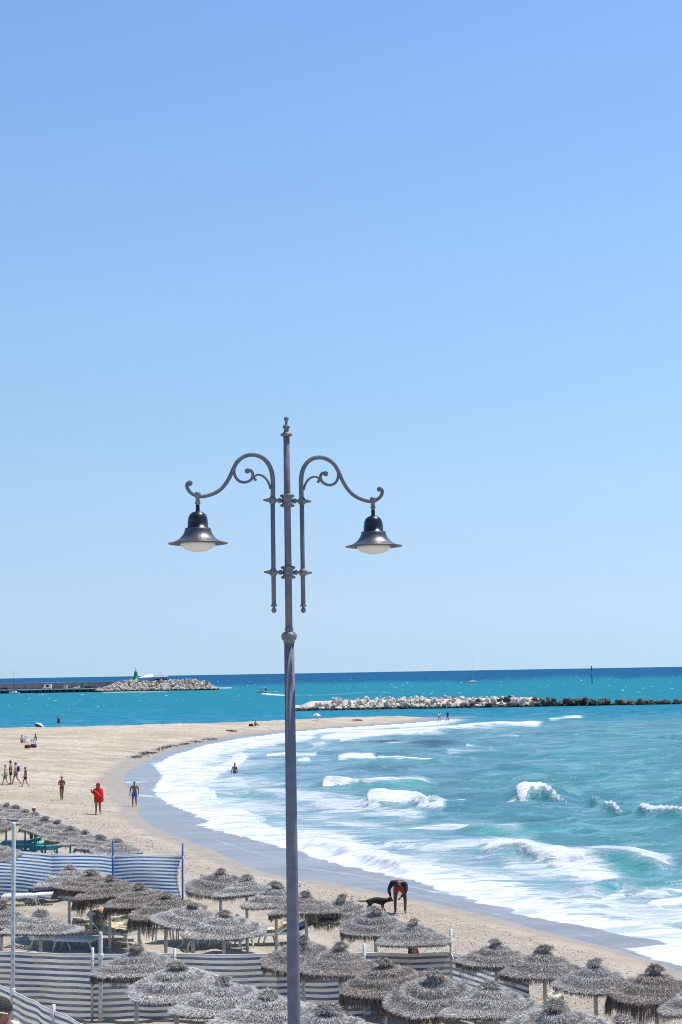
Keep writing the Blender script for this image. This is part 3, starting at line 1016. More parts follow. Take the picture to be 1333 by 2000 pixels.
main = crop([(600, 480), (606, 420), (602, 360), (588, 315), (562, 278), (528, 257), (488, 250), (448, 259), (412, 285), (388, 325),
             (364, 378), (330, 428), (290, 459), (240, 477), (200, 481), (165, 470), (141, 450), (130, 428), (130, 412), (139, 403)])
rod_a = arm_pt(533, 978)[0]
scroll = crop([(392, 318), (392, 352), (404, 382), (428, 400), (456, 402), (482, 390), (494, 368), (490, 346), (476, 336), (464, 340)])
twig = crop([(592, 440), (583, 410), (568, 385), (547, 367), (522, 361), (506, 369), (502, 382), (508, 388)])
lx, lz = arm_pt(386.5, 968)
rim_z = arm_pt(386.5, 1061)[1]
for s in (-1, 1):
    def w3(p, s=s):
        return Vector((0, 0, p[1])) + U2 * (s * p[0])
    b = MB()
    zb0 = zpx(1183)
    b.tube([w3((rod_a, zb0)), w3((rod_a, zpx(1118))), w3((rod_a, zpx(978)))] , 0.0185, 12)
    b.lathe([(0.018, zb0 + 0.012), (0.027, zb0 + 0.006), (0.027, zb0 - 0.004), (0.010, zb0 - 0.010), (0.012, zb0 - 0.016), (0.021, zb0 - 0.032), (0.021, zb0 - 0.044),
             (0.012, zb0 - 0.056), (0.003, zb0 - 0.060)], w3((rod_a, 0)), n=12)
    b.build('side_rod', M['paint'], lamp)
    b = MB()
    pts = densify([(rod_a, zpx(985))] + main[1:], 5)
    rr = [0.0195 - 0.006 * (i / len(pts)) for i in range(len(pts))]
    for i in range(1, 8): rr[-i] = 0.0135
    b.tube([w3(p) for p in pts], rr, 12)
    e = w3(pts[-1])
    b.ball(e - Vector((0, 0, 0.006)) - U2 * (s * 0.010), 0.023, 12, 8)
    arm = b.build('arm', M['paint'], lamp)
    b = MB()
    pts = densify(scroll, 5)
    b.tube([w3(p) for p in pts], [0.011 + 0.002 * (i / len(pts)) for i in range(len(pts))], 8)
    b.ball(w3(pts[-1]), 0.022, 10, 7)
    b.build('scroll', M['paint'], arm)
    b = MB()
    pts = densify(twig, 4)
    b.tube([w3(p) for p in pts], [0.010 - 0.003 * (i / len(pts)) for i in range(len(pts))], 8)
    b.ball(w3(pts[-1]), 0.013, 8, 6)
    b.build('small_scroll', M['paint'], arm)
    # lantern
    c = w3((lx, 0))
    b = MB()
    h = rim_z
    b.lathe([(0.010, h + 0.415), (0.021, h + 0.41), (0.026, h + 0.395), (0.024, h + 0.37), (0.017, h + 0.36), (0.017, h + 0.335), (0.022, h + 0.33), (0.022, h + 0.318),
             (0.015, h + 0.312), (0.015, h + 0.30)], c, n=12)
    b.build('hanger', M['paint_worn'], lamp)
    b = MB()
    b.lathe([(0.0155, h + 0.305), (0.0165, h + 0.262), (0.018, h + 0.256), (0.045, h + 0.247), (0.064, h + 0.231), (0.076, h + 0.206), (0.081, h + 0.175), (0.083, h + 0.122),
             (0.1005, h + 0.121), (0.1015, h + 0.118)], c, n=28)
    dome = b.build('lantern_dome', M['lamp_black'], lamp)
    b = MB()
    out = [(0.099, 0.119), (0.1035, 0.117), (0.105, 0.104), (0.111, 0.085), (0.122, 0.064), (0.140, 0.043), (0.165, 0.024), (0.196, 0.0095), (0.238, 0.0)]
    inn = [(r - 0.004 if i < 6 else r - 0.001, z - 0.004) for i, (r, z) in enumerate(out)][::-1]
    b.lathe([(r, h + z) for r, z in out + [(0.241, -0.003)] + inn], c, n=40)
    b.build('lantern_shade', M['lamp_skirt'], lamp)
    b = MB()
    b.lathe([(0.142 * math.cos(a), h + 0.001 - 0.070 * math.sin(a)) for a in [i * PI / 2 / 9 for i in range(9)]] + [(0.004, h - 0.069)], c, n=32)
    b.build('lantern_glass', M['glass'], lamp)

# ------------------------------------------------------------------ straw parasols
PR, PH, POST_H = 0.92, 0.43, 2.12


def strands(base, dirn, length, width, tone, brown, rng):
    """thin tapering blades as quads; all arrays of n rows"""
    n = len(base)
    side = np.cross(dirn, rng.normal(size=(n, 3)))
    side /= np.linalg.norm(side, axis=1, keepdims=True) + 1e-9
    tip = base + dirn * length[:, None]
    a = base + side * width[:, None]
    b = base - side * width[:, None]
    c = tip - side * width[:, None] * 0.45
    d = tip + side * width[:, None] * 0.45
    co = np.stack([a, b, c, d], 1).reshape(-1, 3)
    f = np.arange(4 * n).reshape(n, 4)
    return co, f, np.repeat(tone, 4), np.repeat(brown, 4)


def merge(chunks, name):
    co, fs, tn, br = [], [], [], []
    n = 0
    for c, f, t, b in chunks:
        co.append(c); fs.append(f + n); tn.append(t); br.append(b)
        n += len(c)
    return np_mesh(name, np.concatenate(co), np.concatenate(fs), M['thatch'], False,
                   {'tone': np.clip(np.concatenate(tn), 0, 1), 'brown': np.clip(np.concatenate(br), 0, 1)})


def lathe_quads(prof, n, wob=None):
    ang = np.arange(n) * 2 * PI / n
    co = []
    for i, (r, z) in enumerate(prof):
        rr = r * (1 + (wob(ang) if wob is not None else 0) * (r / PR))
        co.append(np.stack([rr * np.cos(ang), rr * np.sin(ang), np.full(n, z)], 1))
    m = len(prof)
    f = np.array([(i * n + k, i * n + (k + 1) % n, (i + 1) * n + (k + 1) % n, (i + 1) * n + k) for i in range(m - 1) for k in range(n)])
    return np.concatenate(co), f


def thatch_set(seed, fringe, shaggy, brown):
    rng = np.random.default_rng(seed)
    ph = rng.uniform(0, 6.28, 4)
    tiers = rng.uniform(2.6, 3.6)
    zr = -PH                                     # apex at z=0

    def wob(a):
        return 0.035 * np.sin(2 * a + ph[0]) + 0.03 * np.sin(3 * a + ph[1]) + 0.02 * np.sin(7 * a + ph[2])

    def surf(t, a):
        r = PR * t * (1 + wob(a) * t)
        z = -PH * t ** 0.88 + 0.05 * np.sin(2 * PI * tiers * t + ph[3] + 0.5 * np.sin(a * 2 + ph[0])) * np.sin(PI * np.clip(t, 0, 1)) \
            + 0.025 * t * np.sin(2 * a + ph[2])
        return np.stack([r * np.cos(a), r * np.sin(a), z], -1)

    # shell under the strands
    n, m = 30, 9
    ang = np.arange(n) * 2 * PI / n
    ts = np.linspace(0.02, 0.985, m)
    co = [surf(np.full(n, t), ang) for t in ts]
    under = [c * np.array([0.97, 0.97, 1]) - np.array([0, 0, 0.045]) for c in co[::-1]]
    allc = np.concatenate(co + under)
    M2 = 2 * m
    f = np.array([(i * n + k, (i + 1) * n + k, (i + 1) * n + (k + 1) % n, i * n + (k + 1) % n) for i in range(M2 - 1) for k in range(n)])
    tn = np.concatenate([np.full(m * n, 0.06), np.full(m * n, 0.10)])
    br = np.concatenate([np.full(m * n, 0.25), np.full(m * n, 0.9)])
    chunks = [(allc, f, tn, br)]
    ns = 26000
    t = np.sqrt(rng.random(ns)) * 0.99 + 0.01
    a = rng.random(ns) * 2 * PI
    p = surf(t, a)
    q = surf(np.clip(t + 0.03, 0, 1.05), a)
    dn = q - p
    dn /= np.linalg.norm(dn, axis=1, keepdims=True)
    dn += rng.normal(size=(ns, 3)) * (0.36 * shaggy) + np.array([0, 0, 0.10])
    dn /= np.linalg.norm(dn, axis=1, keepdims=True)
    p[:, 2] += rng.uniform(0.0, 0.018, ns)
    phase = 2 * PI * tiers * t + ph[3] + 0.5 * np.sin(a * 2 + ph[0])
    patchy = 0.5 + 0.5 * np.sin(3 * a + ph[1] + 4 * t) * np.sin(5 * t * 2 + a + ph[0])
    tone = np.clip(rng.normal(0.70, 0.30, ns) + 0.24 * np.sin(phase) + 0.10 * (patchy - 0.5), 0.02, 1.0)  # tier crests paler, hollows darker: relief shading put into the strand tone
    brw = np.clip(rng.normal(brown, 0.18, ns), 0, 1)
    chunks.append(strands(p, dn, rng.uniform(0.03, 0.08, ns), rng.uniform(0.0018, 0.0042, ns), tone, brw, rng))
    canopy = merge(chunks, 'thatch_canopy')
    # hanging fringe, ragged and in clumps
    nf = int(2600 * (0.6 + fringe))
    a = rng.random(nf) * 2 * PI
    p = surf(np.full(nf, 0.985) + rng.uniform(-0.05, 0.012, nf), a)
    p[:, 2] -= rng.uniform(0.0, 0.03, nf)
    clump = 0.35 + 0.65 * np.clip(0.5 + 0.5 * np.sin(5 * a + ph[1]) + 0.35 * np.sin(13 * a + ph[2]), 0, 1.3)
    L = (0.04 + 0.05 * fringe + fringe * 0.24 * clump * rng.random(nf) ** 0.7)
    dn = np.stack([0.16 * np.cos(a), 0.16 * np.sin(a), -np.ones(nf)], 1) + rng.normal(size=(nf, 3)) * 0.10
    dn /= np.linalg.norm(dn, axis=1, keepdims=True)
    frm = merge([strands(p, dn, L, rng.uniform(0.002, 0.005, nf), rng.random(nf) ** 1.4 * 0.85, np.clip(rng.normal(0.5 + 0.35 * min(fringe, 1), 0.22, nf), 0, 1), rng)], 'fringe')
    # tied tuft at the top
    nk = 1500
    a = rng.random(nk) * 2 * PI
    h = rng.random(nk)
    sq = 1 + 0.25 * np.sin(2 * a + ph[0])
    r0 = (0.02 + 0.115 * h) * sq
    p = np.stack([r0 * np.cos(a), r0 * np.sin(a), 0.085 + 0.02 * np.sin(3 * a + ph[1]) - 0.075 * h ** 2], 1)
    dn = np.stack([np.cos(a) * (0.3 + h), np.sin(a) * (0.3 + h), rng.uniform(-0.7, 0.35, nk) - 0.4 * h], 1) + rng.normal(size=(nk, 3)) * 0.3
    dn /= np.linalg.norm(dn, axis=1, keepdims=True)
    tone = np.clip(rng.normal(0.52, 0.25, nk), 0.02, 1)
    core = lathe_quads([(0.02, 0.08), (0.09, 0.062), (0.13, 0.02), (0.10, -0.02), (0.08, -0.06)], 12)
    kn = merge([(core[0], core[1], np.full(len(core[0]), 0.2), np.full(len(core[0]), 0.4)),
                strands(p, dn, rng.uniform(0.03, 0.085, nk), rng.uniform(0.002, 0.0045, nk), tone, np.clip(rng.normal(0.15 + brown * 0.8, 0.25, nk), 0, 1), rng)], 'top_tuft')
    return canopy, frm, kn


SETS = [thatch_set(101, 0.22, 1.0, 0.08), thatch_set(202, 0.55, 1.0, 0.32), thatch_set(303, 1.35, 1.15, 0.55), thatch_set(404, 0.12, 0.9, 0.02),
        thatch_set(505, 0.70, 1.1, 0.20)]
POSTS = {}
for nm, mt, r in (('wood', 'grey_wood', 0.046), ('white', 'white_wood', 0.046), ('blue', 'teal_paint', 0.042)):
    pb = MB()
    pb.tube([(0, 0, -0.35), (0, 0, POST_H * 0.5), (0, 0, POST_H + 0.02)], [r * 1.05, r, r * 0.92], 10)
    POSTS[nm] = pb.mesh('post', M[mt])

ORD = ['first', 'second', 'third', 'fourth', 'fifth', 'sixth', 'seventh', 'eighth', 'ninth', 'tenth', 'eleventh']
LOOK = {0: 'grey straw parasol', 1: 'short fringed brownish straw parasol', 2: 'ragged brown fringed straw parasol', 3: 'trim pale straw parasol',
        4: 'shaggy dark fringed straw parasol'}
prng = random.Random(21)


def parasol(px, py, wpx, style, where, group, post='wood', lean=None, tall=1.0):
    foot = on_sand(px, py + 3, (POST_H + 0.08) * tall)
    s = FPX / (foot.y)
    k = max(0.86, min(1.18, wpx / s / (2 * PR)))
    root = empty('straw_parasol', foot, LOOK[style] + ', ' + where, 'parasol', group, prng.uniform(0, 6.28))
    root.scale = (1, 1, tall)
    ca, fr, kn = SETS[style]
    if lean is None:
        lean = (prng.uniform(-0.09, 0.09), prng.uniform(-0.09, 0.09))
    c = link('thatch_canopy', ca, root, (0, 0, POST_H))
    c.rotation_euler = (lean[0], lean[1], 0)
    c.scale = (k, k, prng.uniform(0.92, 1.1))
    link('fringe', fr, c)
    tf = link('top_tuft', kn, root, (0, 0, POST_H - 0.01))
    tf.rotation_euler = (lean[0] + prng.uniform(-0.3, 0.3), lean[1] + prng.uniform(-0.3, 0.3), prng.uniform(0, 6.28))
    tf.scale = (prng.uniform(0.9, 1.5), prng.uniform(0.9, 1.3), prng.uniform(0.75, 1.25))
    link('post', POSTS[post], root)
    return root


# row with blue posts, counted from its seaward end
g = 'straw parasols on blue posts behind the blue windbreak'
for i, (px, py, st) in enumerate([(231, 1635, 0), (197, 1629, 4), (166, 1620, 0), (138, 1611, 4), (112, 1599, 0), (89, 1592, 4), (69, 1584, 0), (50, 1577, 4), (31, 1571, 0), (13, 1567, 4), (-8, 1562, 0)]):
    parasol(px, py, 92 + 0.04 * (px), st, ORD[i] + ' from sea end of blue post row', g, 'blue', None, 0.93)
parasol(-14, 1588, 80, 1, 'alone at landward end of blue post row', g, 'blue')
parasol(-14, 1640, 105, 0, 'alone just behind blue windbreak by tall white pole', 'straw parasols near the tall white pole')
parasol(4, 1755, 125, 4, 'in front of bare white lounger', 'straw parasols near the tall white pole')
parasol(80, 1777, 150, 0, 'above bare loungers next to tall pole', 'straw parasols near the tall white pole')
g = 'straw parasols between the blue windbreak and the white table'
for i, (px, py, w, st, ln) in enumerate([(136, 1687, 138, 3, (0.10, 0.05)), (178, 1697, 142, 2, None), (215, 1707, 140, 2, (-0.05, -0.05)), (272, 1724, 140, 2, None), (324, 1740, 150, 2, None),
                                         (377, 1760, 150, 0, None), (437, 1776, 158, 3, (0.02, 0.03))]):
    parasol(px, py, w, st, ORD[i] + ' in row from blue windbreak past table', g, 'wood', ln)
g = 'straw parasols in the row towards the man with the dog'
for i, (px, py, w, st, ln) in enumerate([(431, 1695, 132, 1, (0.03, -0.10)), (482, 1708, 130, 0, None), (539, 1722, 135, 3, None), (598, 1741, 140, 1, None), (668, 1746, 128, 4, (0.02, 0.08)),
                                         (733, 1770, 132, 4, None), (808, 1792, 144, 3, (0.0, 0.02))]):
    parasol(px, py, w, st, ORD[i] + ' in row ending at man with dog', g, 'wood', ln)
g = 'straw parasols standing over the long cream striped windbreak'
for i, (px, py, w, st) in enumerate([(592, 1826, 165, 1), (664, 1842, 160, 1), (750, 1870, 180, 2), (847, 1895, 190, 4), (957, 1914, 194, 3)]):
    parasol(px, py, w, st, ORD[i] + ' from lamp over cream striped windbreak', g)
g = 'straw parasols along the shingle by the water'
for i, (px, py, w, st) in enumerate([(968, 1831, 140, 4), (1062, 1846, 165, 1), (1161, 1871, 160, 0), (1279, 1885, 188, 2), (1375, 1907, 180, 0)]):
    parasol(px, py, w, st, ORD[i] + ' in row along the shingle', g)
g = 'straw parasols on the promenade side of the long windbreak'
for i, (px, py, w, st, p) in enumerate([(267, 1844, 175, 4, 'white'), (345, 1877, 195, 3, 'white'), (436, 1906, 205, 3, 'white'), (524, 1931, 215, 0, 'white'), (642, 1962, 215, 3, 'white')]):
    parasol(px, py, w, st, ORD[i] + ' in row on promenade side of windbreak', g, p)
parasol(1085, 1955, 205, 0, 'alone below open sand by shingle row', 'straw parasols below the shingle row')
parasol(1218, 1983, 205, 4, 'only its tufted top showing', 'straw parasols below the shingle row')

# ------------------------------------------------------------------ windbreaks
def cloth_panel(a, b, h0, h1, low, mat, parent, sag=0.06, belly=0.10, seed=0, nu=26, nv=14, end_pull=0.0):
    r = random.Random(seed)
    a, b = Vector(a), Vector(b)
    d = b - a
    n = Vector((-d.y, d.x, 0)).normalized()
    ph = [r.uniform(0, 6.28) for _ in range(4)]
    co, uv = [], []
    for j in range(nv + 1):
        v = j / nv
        for i in range(nu + 1):
            u = i / nu
            p = a + d * u
            top = h0 + (h1 - h0) * u - sag * math.sin(PI * u) * (0.7 + 0.3 * math.sin(3 * u + ph[0]))
            z = low + (top - low) * v
            off = belly * math.sin(PI * u) * math.sin(PI * (0.15 + 0.85 * v) * 0.95) + 0.022 * math.sin(9 * u + 2 * v + ph[1]) + 0.012 * math.sin(17 * u - 3 * v + ph[2])
            pull = -end_pull * (math.sin(PI * v) ** 0.8) * u ** 3
            p = p + n * off + d.normalized() * pull
            co.append((p.x, p.y, p.z + z + 0.012 * math.sin(11 * u + 5 * v + ph[3]) * (1 - v)))
            uv.append((u, v))
    f = [(j * (nu + 1) + i, j * (nu + 1) + i + 1, (j + 1) * (nu + 1) + i + 1, (j + 1) * (nu + 1) + i) for j in range(nv) for i in range(nu)]
    me = bpy.data.meshes.new('cloth')
    me.from_pydata(co, [], f)
    ul = me.uv_layers.new(name='UVMap')
    for lp in me.loops:
        ul.data[lp.index].uv = uv[lp.vertex_index]
    me.materials.append(mat)
    me.shade_smooth()
    o = link('cloth', me, parent)
    e = MB()
    e.tube([co[nv * (nu + 1) + i] for i in range(nu + 1)], 0.010, 5)
    e.build('hem_rope', M['white_cloth'], o)
    return o


def base_at(px, ytop, h):
    p = on_sand(px, ytop, h)
    return p


def windbreak(name, label, spec, mat, post_mat, low=0.02, belly=0.10, sag=0.05, end_pull=0.0, seed=1):
    """spec: list of (px, y of the cloth's top edge, cloth height, post height or 0)"""
    P = [base_at(px, y, h) for px, y, h, ph in spec]
    root = empty(name, P[0], label, 'windbreak')
    inv = -P[0]
    for i, ((px, y, h, ph), p) in enumerate(zip(spec, P)):
        if ph:
            m = MB()
            q = p + inv
            m.tube([q + Vector((0, -0.03, -0.4)), q + Vector((0, -0.03, ph * 0.5)), q + Vector((0.01, -0.03, ph))], 0.034, 8)
            pt = m.build('post', post_mat, root)
            m = MB()
            for k in range(3):
                zz = h - 0.03 - 0.04 * k
                m.tube([q + Vector((0.045 * math.cos(t), -0.03 + 0.045 * math.sin(t), zz + 0.01 * math.sin(t))) for t in [j * PI / 5 for j in range(11)]], 0.008, 4)
            m.build('lashing', M['white_cloth'], pt)
    for i in range(len(P) - 1):
        cloth_panel(P[i] + inv, P[i + 1] + inv, spec[i][2], spec[i + 1][2], low, mat, root, sag, belly * (1 if i % 2 == 0 else 0.6), seed + i,
                    end_pull=end_pull if i == len(P) - 2 else 0.0)
    return root


windbreak('windbreak', 'blue and white striped windbreak on blue posts below the blue post parasols',
          [(-90, 1658, 1.66, 2.2), (101, 1668, 1.66, 0), (221, 1671, 1.66, 2.2), (357, 1671, 1.66, 2.1)], M['stripe_rear'], M['blue_paint'], 0.05, 0.42, -0.04, 0.22, 5)
windbreak('windbreak', 'long blue and cream striped windbreak with white posts crossing the parasol beach',
          [(-150, 1852, 1.5, 1.7), (20, 1858, 1.5, 0), (181, 1864, 1.5, 1.66), (341, 1862, 1.5, 1.62), (540, 1863, 1.5, 0), (711, 1861, 1.5, 1.72), (881, 1860, 1.5, 2.05), (1034, 1905, 1.5, 0)],
          M['stripe_mid'], M['white_wood'], 0.02, 0.07, 0.03, 0.05, 15)
windbreak('windbreak', 'pale striped windbreak slanting down beside the man in the white shirt',
          [(-170, 1850, 1.5, 1.6), (25, 1934, 1.5, 0), (105, 1974, 1.5, 1.62), (215, 2022, 1.5, 1.6), (330, 2075, 1.5, 1.6)], M['stripe_mid'], M['white_wood'], 0.02, 0.07, 0.02, 0.0, 25)


def tall_pole(px, ytop, ybase_hint_h, label, name='white_pole', r=0.045):
    p = base_at(px, ybase_hint_h, 1.5)
    s = FPX / p.y
    ztop = at_depth(px, ytop, p.y).z
    m = MB()
    hgt = ztop - p.z
    m.tube([(0, 0, -0.5), (0, 0, hgt * 0.5), (0.0, 0, hgt - 0.03), (0, 0, hgt)], [r * 1.05, r, r * 0.95, r * 0.6], 10)
    root = empty(name, p, label, 'pole')
    m.build('shaft', M['white_wood'], root)
    m = MB()
    m.lathe([(r * 1.25, 1.42), (r * 1.35, 1.46), (r * 1.3, 1.52), (r * 1.2, 1.55)], n=10)
    m.build('rope_lashing', M['white_cloth'], root)
    return root


tall_pole(25, 1606, 1934, 'tall white pole standing at the slanting pale windbreak', r=0.045)
tall_pole(197, 1820, 1866, 'white pole with brown tip behind the first promenade side parasol', r=0.05)

# guy ropes at the corner of the long windbreak
pc = base_at(881, 1860, 1.5)
tops = pc + Vector((0, -0.05, 1.5))
for dx, dy, lab in ((0.9, -1.4, 'middle of three white guy ropes at the windbreak corner post'), (1.15, -1.2, 'guy rope pegged nearest the sea at the windbreak corner post'), (0.7, -1.6, 'guy rope pegged nearest the promenade at the windbreak corner post')):
    gr = MB()
    q = Vector((pc.x + dx, pc.y + dy, ground_z(pc.x + dx, pc.y + dy) + 0.02))
    gr.tube([tops - pc, (tops + q) / 2 - pc - Vector((0, 0, 0.04)), q - pc], 0.012, 5)
    tag(gr.build('guy_rope', M['white_cloth'], None, pc), lab, 'rope', 'guy ropes at the windbreak corner')

# ------------------------------------------------------------------ loungers, table, chairs, bag
def make_lounger(name, frame_mat, pad_mat, back_deg, label, group):
    root = empty(name, (0, 0, 0), label, 'sun lounger', group)
    m = MB()
    for s in (-1, 1):
        m.box((0, s * 0.30, 0.33), (1.25, 0.05, 0.06))
    m.box((-0.60, 0, 0.33), (0.05, 0.56, 0.05)); m.box((0.60, 0, 0.33), (0.05, 0.56, 0.05))
    m.build('frame', M[frame_mat], root, shade=False)
    for sx in (-1, 1):
        for sy in (-1, 1):
            m = MB()
            m.tube([(sx * 0.52, sy * 0.29, 0.32), (sx * 0.58, sy * 0.29, 0.15), (sx * 0.64, sy * 0.29, -0.03)], [0.035, 0.03, 0.028], 6)
            m.build('leg', M[frame_mat], root)
    m = MB()
    for i in range(11):
        m.box((-0.56 + i * 0.112, 0, 0.372), (0.085, 0.58, 0.018))
    m.build('slatted_seat', M[frame_mat], root, shade=False)
    a = math.radians(back_deg)
    R = Matrix.Rotation(-a, 3, 'Y')
    o = Vector((0.60, 0, 0.37))
    m = MB()
    for s in (-1, 1):
        m.box(o + R @ Vector((0.35, s * 0.28, 0)), (0.70, 0.045, 0.04), R)
    for i in range(6):
        m.box(o + R @ Vector((0.08 + i * 0.112, 0, 0.015)), (0.085, 0.56, 0.018), R)
    back = m.build('backrest', M[frame_mat], root, shade=False)
    if back_deg > 5:
        m = MB()
        for s in (-1, 1):
            top = o + R @ Vector((0.45, s * 0.25, -0.02))
            m.tube([top, (top.x + 0.02, s * 0.25, 0.30)], 0.018, 6)
        m.build('strut', M[frame_mat], root)
    if pad_mat:
        m = MB()
        m.box((0, 0, 0.43), (1.20, 0.56, 0.09))
        m.build('seat_cushion', M[pad_mat], root, shade=False)
        m = MB()
        m.box(o + R @ Vector((0.36, 0, 0.075)), (0.68, 0.55, 0.09), R)
        m.build('back_cushion', M[pad_mat], root, shade=False)
    return root


def put(root, px, py, rz):
    p = on_sand(px, py)
    root.location = p
    root.rotation_euler = (0, 0, rz)
    return root


put(make_lounger('sun_lounger', 'white', None, 0, 'bare white sun lounger at the foot of the blue windbreak', 'sun loungers'), 40, 1768, 0.1)
put(make_lounger('sun_lounger', 'white', 'navy', 55, 'white sun lounger with navy cushion beside the blue windbreak', 'sun loungers'), 92, 1762, 0.5)
g = 'sun loungers with patterned cushions'
for px, py, rz, bk, pad, lb in [(205, 1836, 0.2, 30, 'cushion', 'patterned cushion lounger lying before the ragged brown parasols'),
                                (180, 1824, 0.15, 8, 'cushion', 'flat patterned cushion lounger just behind the raised one'),
                                (235, 1842, 2.5, 38, 'cushion', 'raised patterned lounger next to the white pole with brown tip'),
                                (105, 1853, 3.0, 25, None, 'bare grey white lounger shaded by the parasol near the tall pole'),
                                (150, 1856, 2.9, 35, None, 'bare lounger with raised back beside the patterned loungers'),
                                (400, 1850, 0.4, 40, None, 'bare lounger with raised back in shade right of the white table'),
                                (452, 1854, 2.6, 42, 'cushion', 'patterned lounger with steep back under the trim grey parasol'),
                                (502, 1846, 0.25, 25, 'cushion', 'patterned lounger between the trim parasol and the lamp'),
                                (548, 1842, 0.3, 20, 'navy', 'navy cushion lounger partly hidden by the lamp pole'),
                                (890, 2012, 0.3, 40, None, 'bare lounger under the fifth parasol from the lamp'),
                                (1000, 2014, 0.25, 25, 'cushion', 'patterned lounger under the fifth parasol from the lamp')]:
    put(make_lounger('sun_lounger', 'white' if pad else 'grey_wood', pad, bk, lb, g), px, py, rz)
for px, py, rz, lb in [(30, 1662, 0.05, 'teal sun lounger by the landward end of the blue post parasols'), (57, 1668, 0.15, 'teal sun lounger between two others under the blue post parasols'),
                       (86, 1672, 0.05, 'teal sun lounger nearest the sea under the blue post parasols')]:
    put(make_lounger('sun_lounger', 'teal', 'teal', 12, lb, 'teal sun loungers'), px, py, rz)

tb = empty('plastic_table', on_sand(319, 1838), 'small white plastic table with four legs beside the fifth parasol', 'table', None, 0.3)
tb.scale = (1, 1, 0.74)
m = MB()
m.box((0, 0, 0.60), (0.62, 0.62, 0.035))
m.box((0, 0, 0.565), (0.54, 0.54, 0.035))
m.build('table_top', M['white'], tb, shade=False)
for sx in (-1, 1):
    for sy in (-1, 1):
        m = MB()
        m.tube([(sx * 0.24, sy * 0.24, 0.57), (sx * 0.28, sy * 0.28, -0.02)], [0.035, 0.026], 7)
        m.build('leg', M['white'], tb)


def chair(px, py, rz, label):
    root = empty('plastic_chair', on_sand(px, py), label, 'chair', None, rz)
    m = MB(); m.box((0, 0, 0.42), (0.46, 0.46, 0.04)); m.build('seat', M['grey_wood'], root, shade=False)
    R = Matrix.Rotation(0.22, 3, 'X')
    m = MB()
    for i in range(5):
        m.box(Vector((-0.18 + 0.09 * i, 0.25, 0.66)), (0.055, 0.025, 0.44), R)
    m.box(Vector((0, 0.20, 0.89)), (0.46, 0.035, 0.07), R)
    m.build('backrest', M['grey_wood'], root, shade=False)
    for sx in (-1, 1):
        for sy in (-1, 1):
            m = MB(); m.tube([(sx * 0.2, sy * 0.2, 0.41), (sx * 0.23, sy * 0.24, -0.02)], 0.022, 6); m.build('leg', M['grey_wood'], root)
    return root


chair(347, 1838, 2.4, 'grey plastic chair pulled up to the white table')
chair(380, 1846, 1.2, 'grey plastic chair among the shaded loungers behind the table')

# folded red parasol bag leaning under a parasol
bp = on_sand(810, 1880)
bag = empty('folded_beach_shade', bp, 'folded dark red beach shade leaning under the last parasol before the man and dog', 'beach shade')
m = MB()
m.lathe([(0.20, 0.0), (0.21, 0.06), (0.17, 0.25), (0.10, 0.55), (0.045, 0.85), (0.02, 0.95)], n=12)
m.v = [(v[0] + 0.10 * (v[2]) ** 1.2 * -1, v[1] * 0.6, v[2]) for v in m.v]
m.build('folded_cloth', M['dark_red'], bag)
m = MB()
m.tube([(0.08, 0.02, 0), (-0.13, 0.02, 1.15)], 0.016, 6)
m.build('stick', M['white_wood'], bag)

# ------------------------------------------------------------------ people
DG = None


def skin_mesh(name, verts, edges, radii, root, mat, sub=1):
    """one continuous surface grown round a skeleton"""
    me = bpy.data.meshes.new(name)
    me.from_pydata(verts, edges, [])
    o = bpy.data.objects.new(name, me)
    COL.objects.link(o)
    o.modifiers.new('skin', 'SKIN')
    sv = me.skin_vertices[0].data
    for i, r in enumerate(radii):
        sv[i].radius = (r, r) if not hasattr(r, '__len__') else r
        sv[i].use_root = (i == root)
    ss = o.modifiers.new('sub', 'SUBSURF')
    ss.levels = sub
    ss.render_levels = sub
    dg = bpy.context.evaluated_depsgraph_get()
    out = bpy.data.meshes.new_from_object(o.evaluated_get(dg))
    bpy.data.objects.remove(o)
    bpy.data.meshes.remove(me)
    out.materials.clear()
    out.materials.append(mat)
    out.shade_smooth()
    return out


STAND = {'pel': (0, 0, 0.95), 'bel': (0, 0, 1.08), 'che': (0, 0, 1.27), 'nek': (0, 0.01, 1.45), 'hed': (0, -0.015, 1.60),
         'shl': (-0.18, 0, 1.40), 'ell': (-0.225, 0.02, 1.11), 'wrl': (-0.235, -0.06, 0.86),
         'shr': (0.18, 0, 1.40), 'elr': (0.225, 0.02, 1.11), 'wrr': (0.235, -0.06, 0.86),
         'hil': (-0.09, 0, 0.91), 'knl': (-0.10, -0.02, 0.50), 'anl': (-0.10, 0.04, 0.08), 'tol': (-0.115, -0.13, 0.035),
         'hir': (0.09, 0, 0.91), 'knr': (0.10, -0.02, 0.50), 'anr': (0.10, 0.04, 0.08), 'tor': (0.115, -0.13, 0.035)}
WALK = dict(STAND, knl=(-0.09, -0.16, 0.52), anl=(-0.09, -0.24, 0.10), tol=(-0.10, -0.40, 0.07), knr=(0.09, 0.06, 0.50), anr=(0.09, 0.28, 0.13), tor=(0.10, 0.16, 0.03),
            ell=(-0.23, 0.10, 1.13), wrl=(-0.24, 0.12, 0.90), elr=(0.23, -0.04, 1.12), wrr=(0.23, -0.20, 0.92))
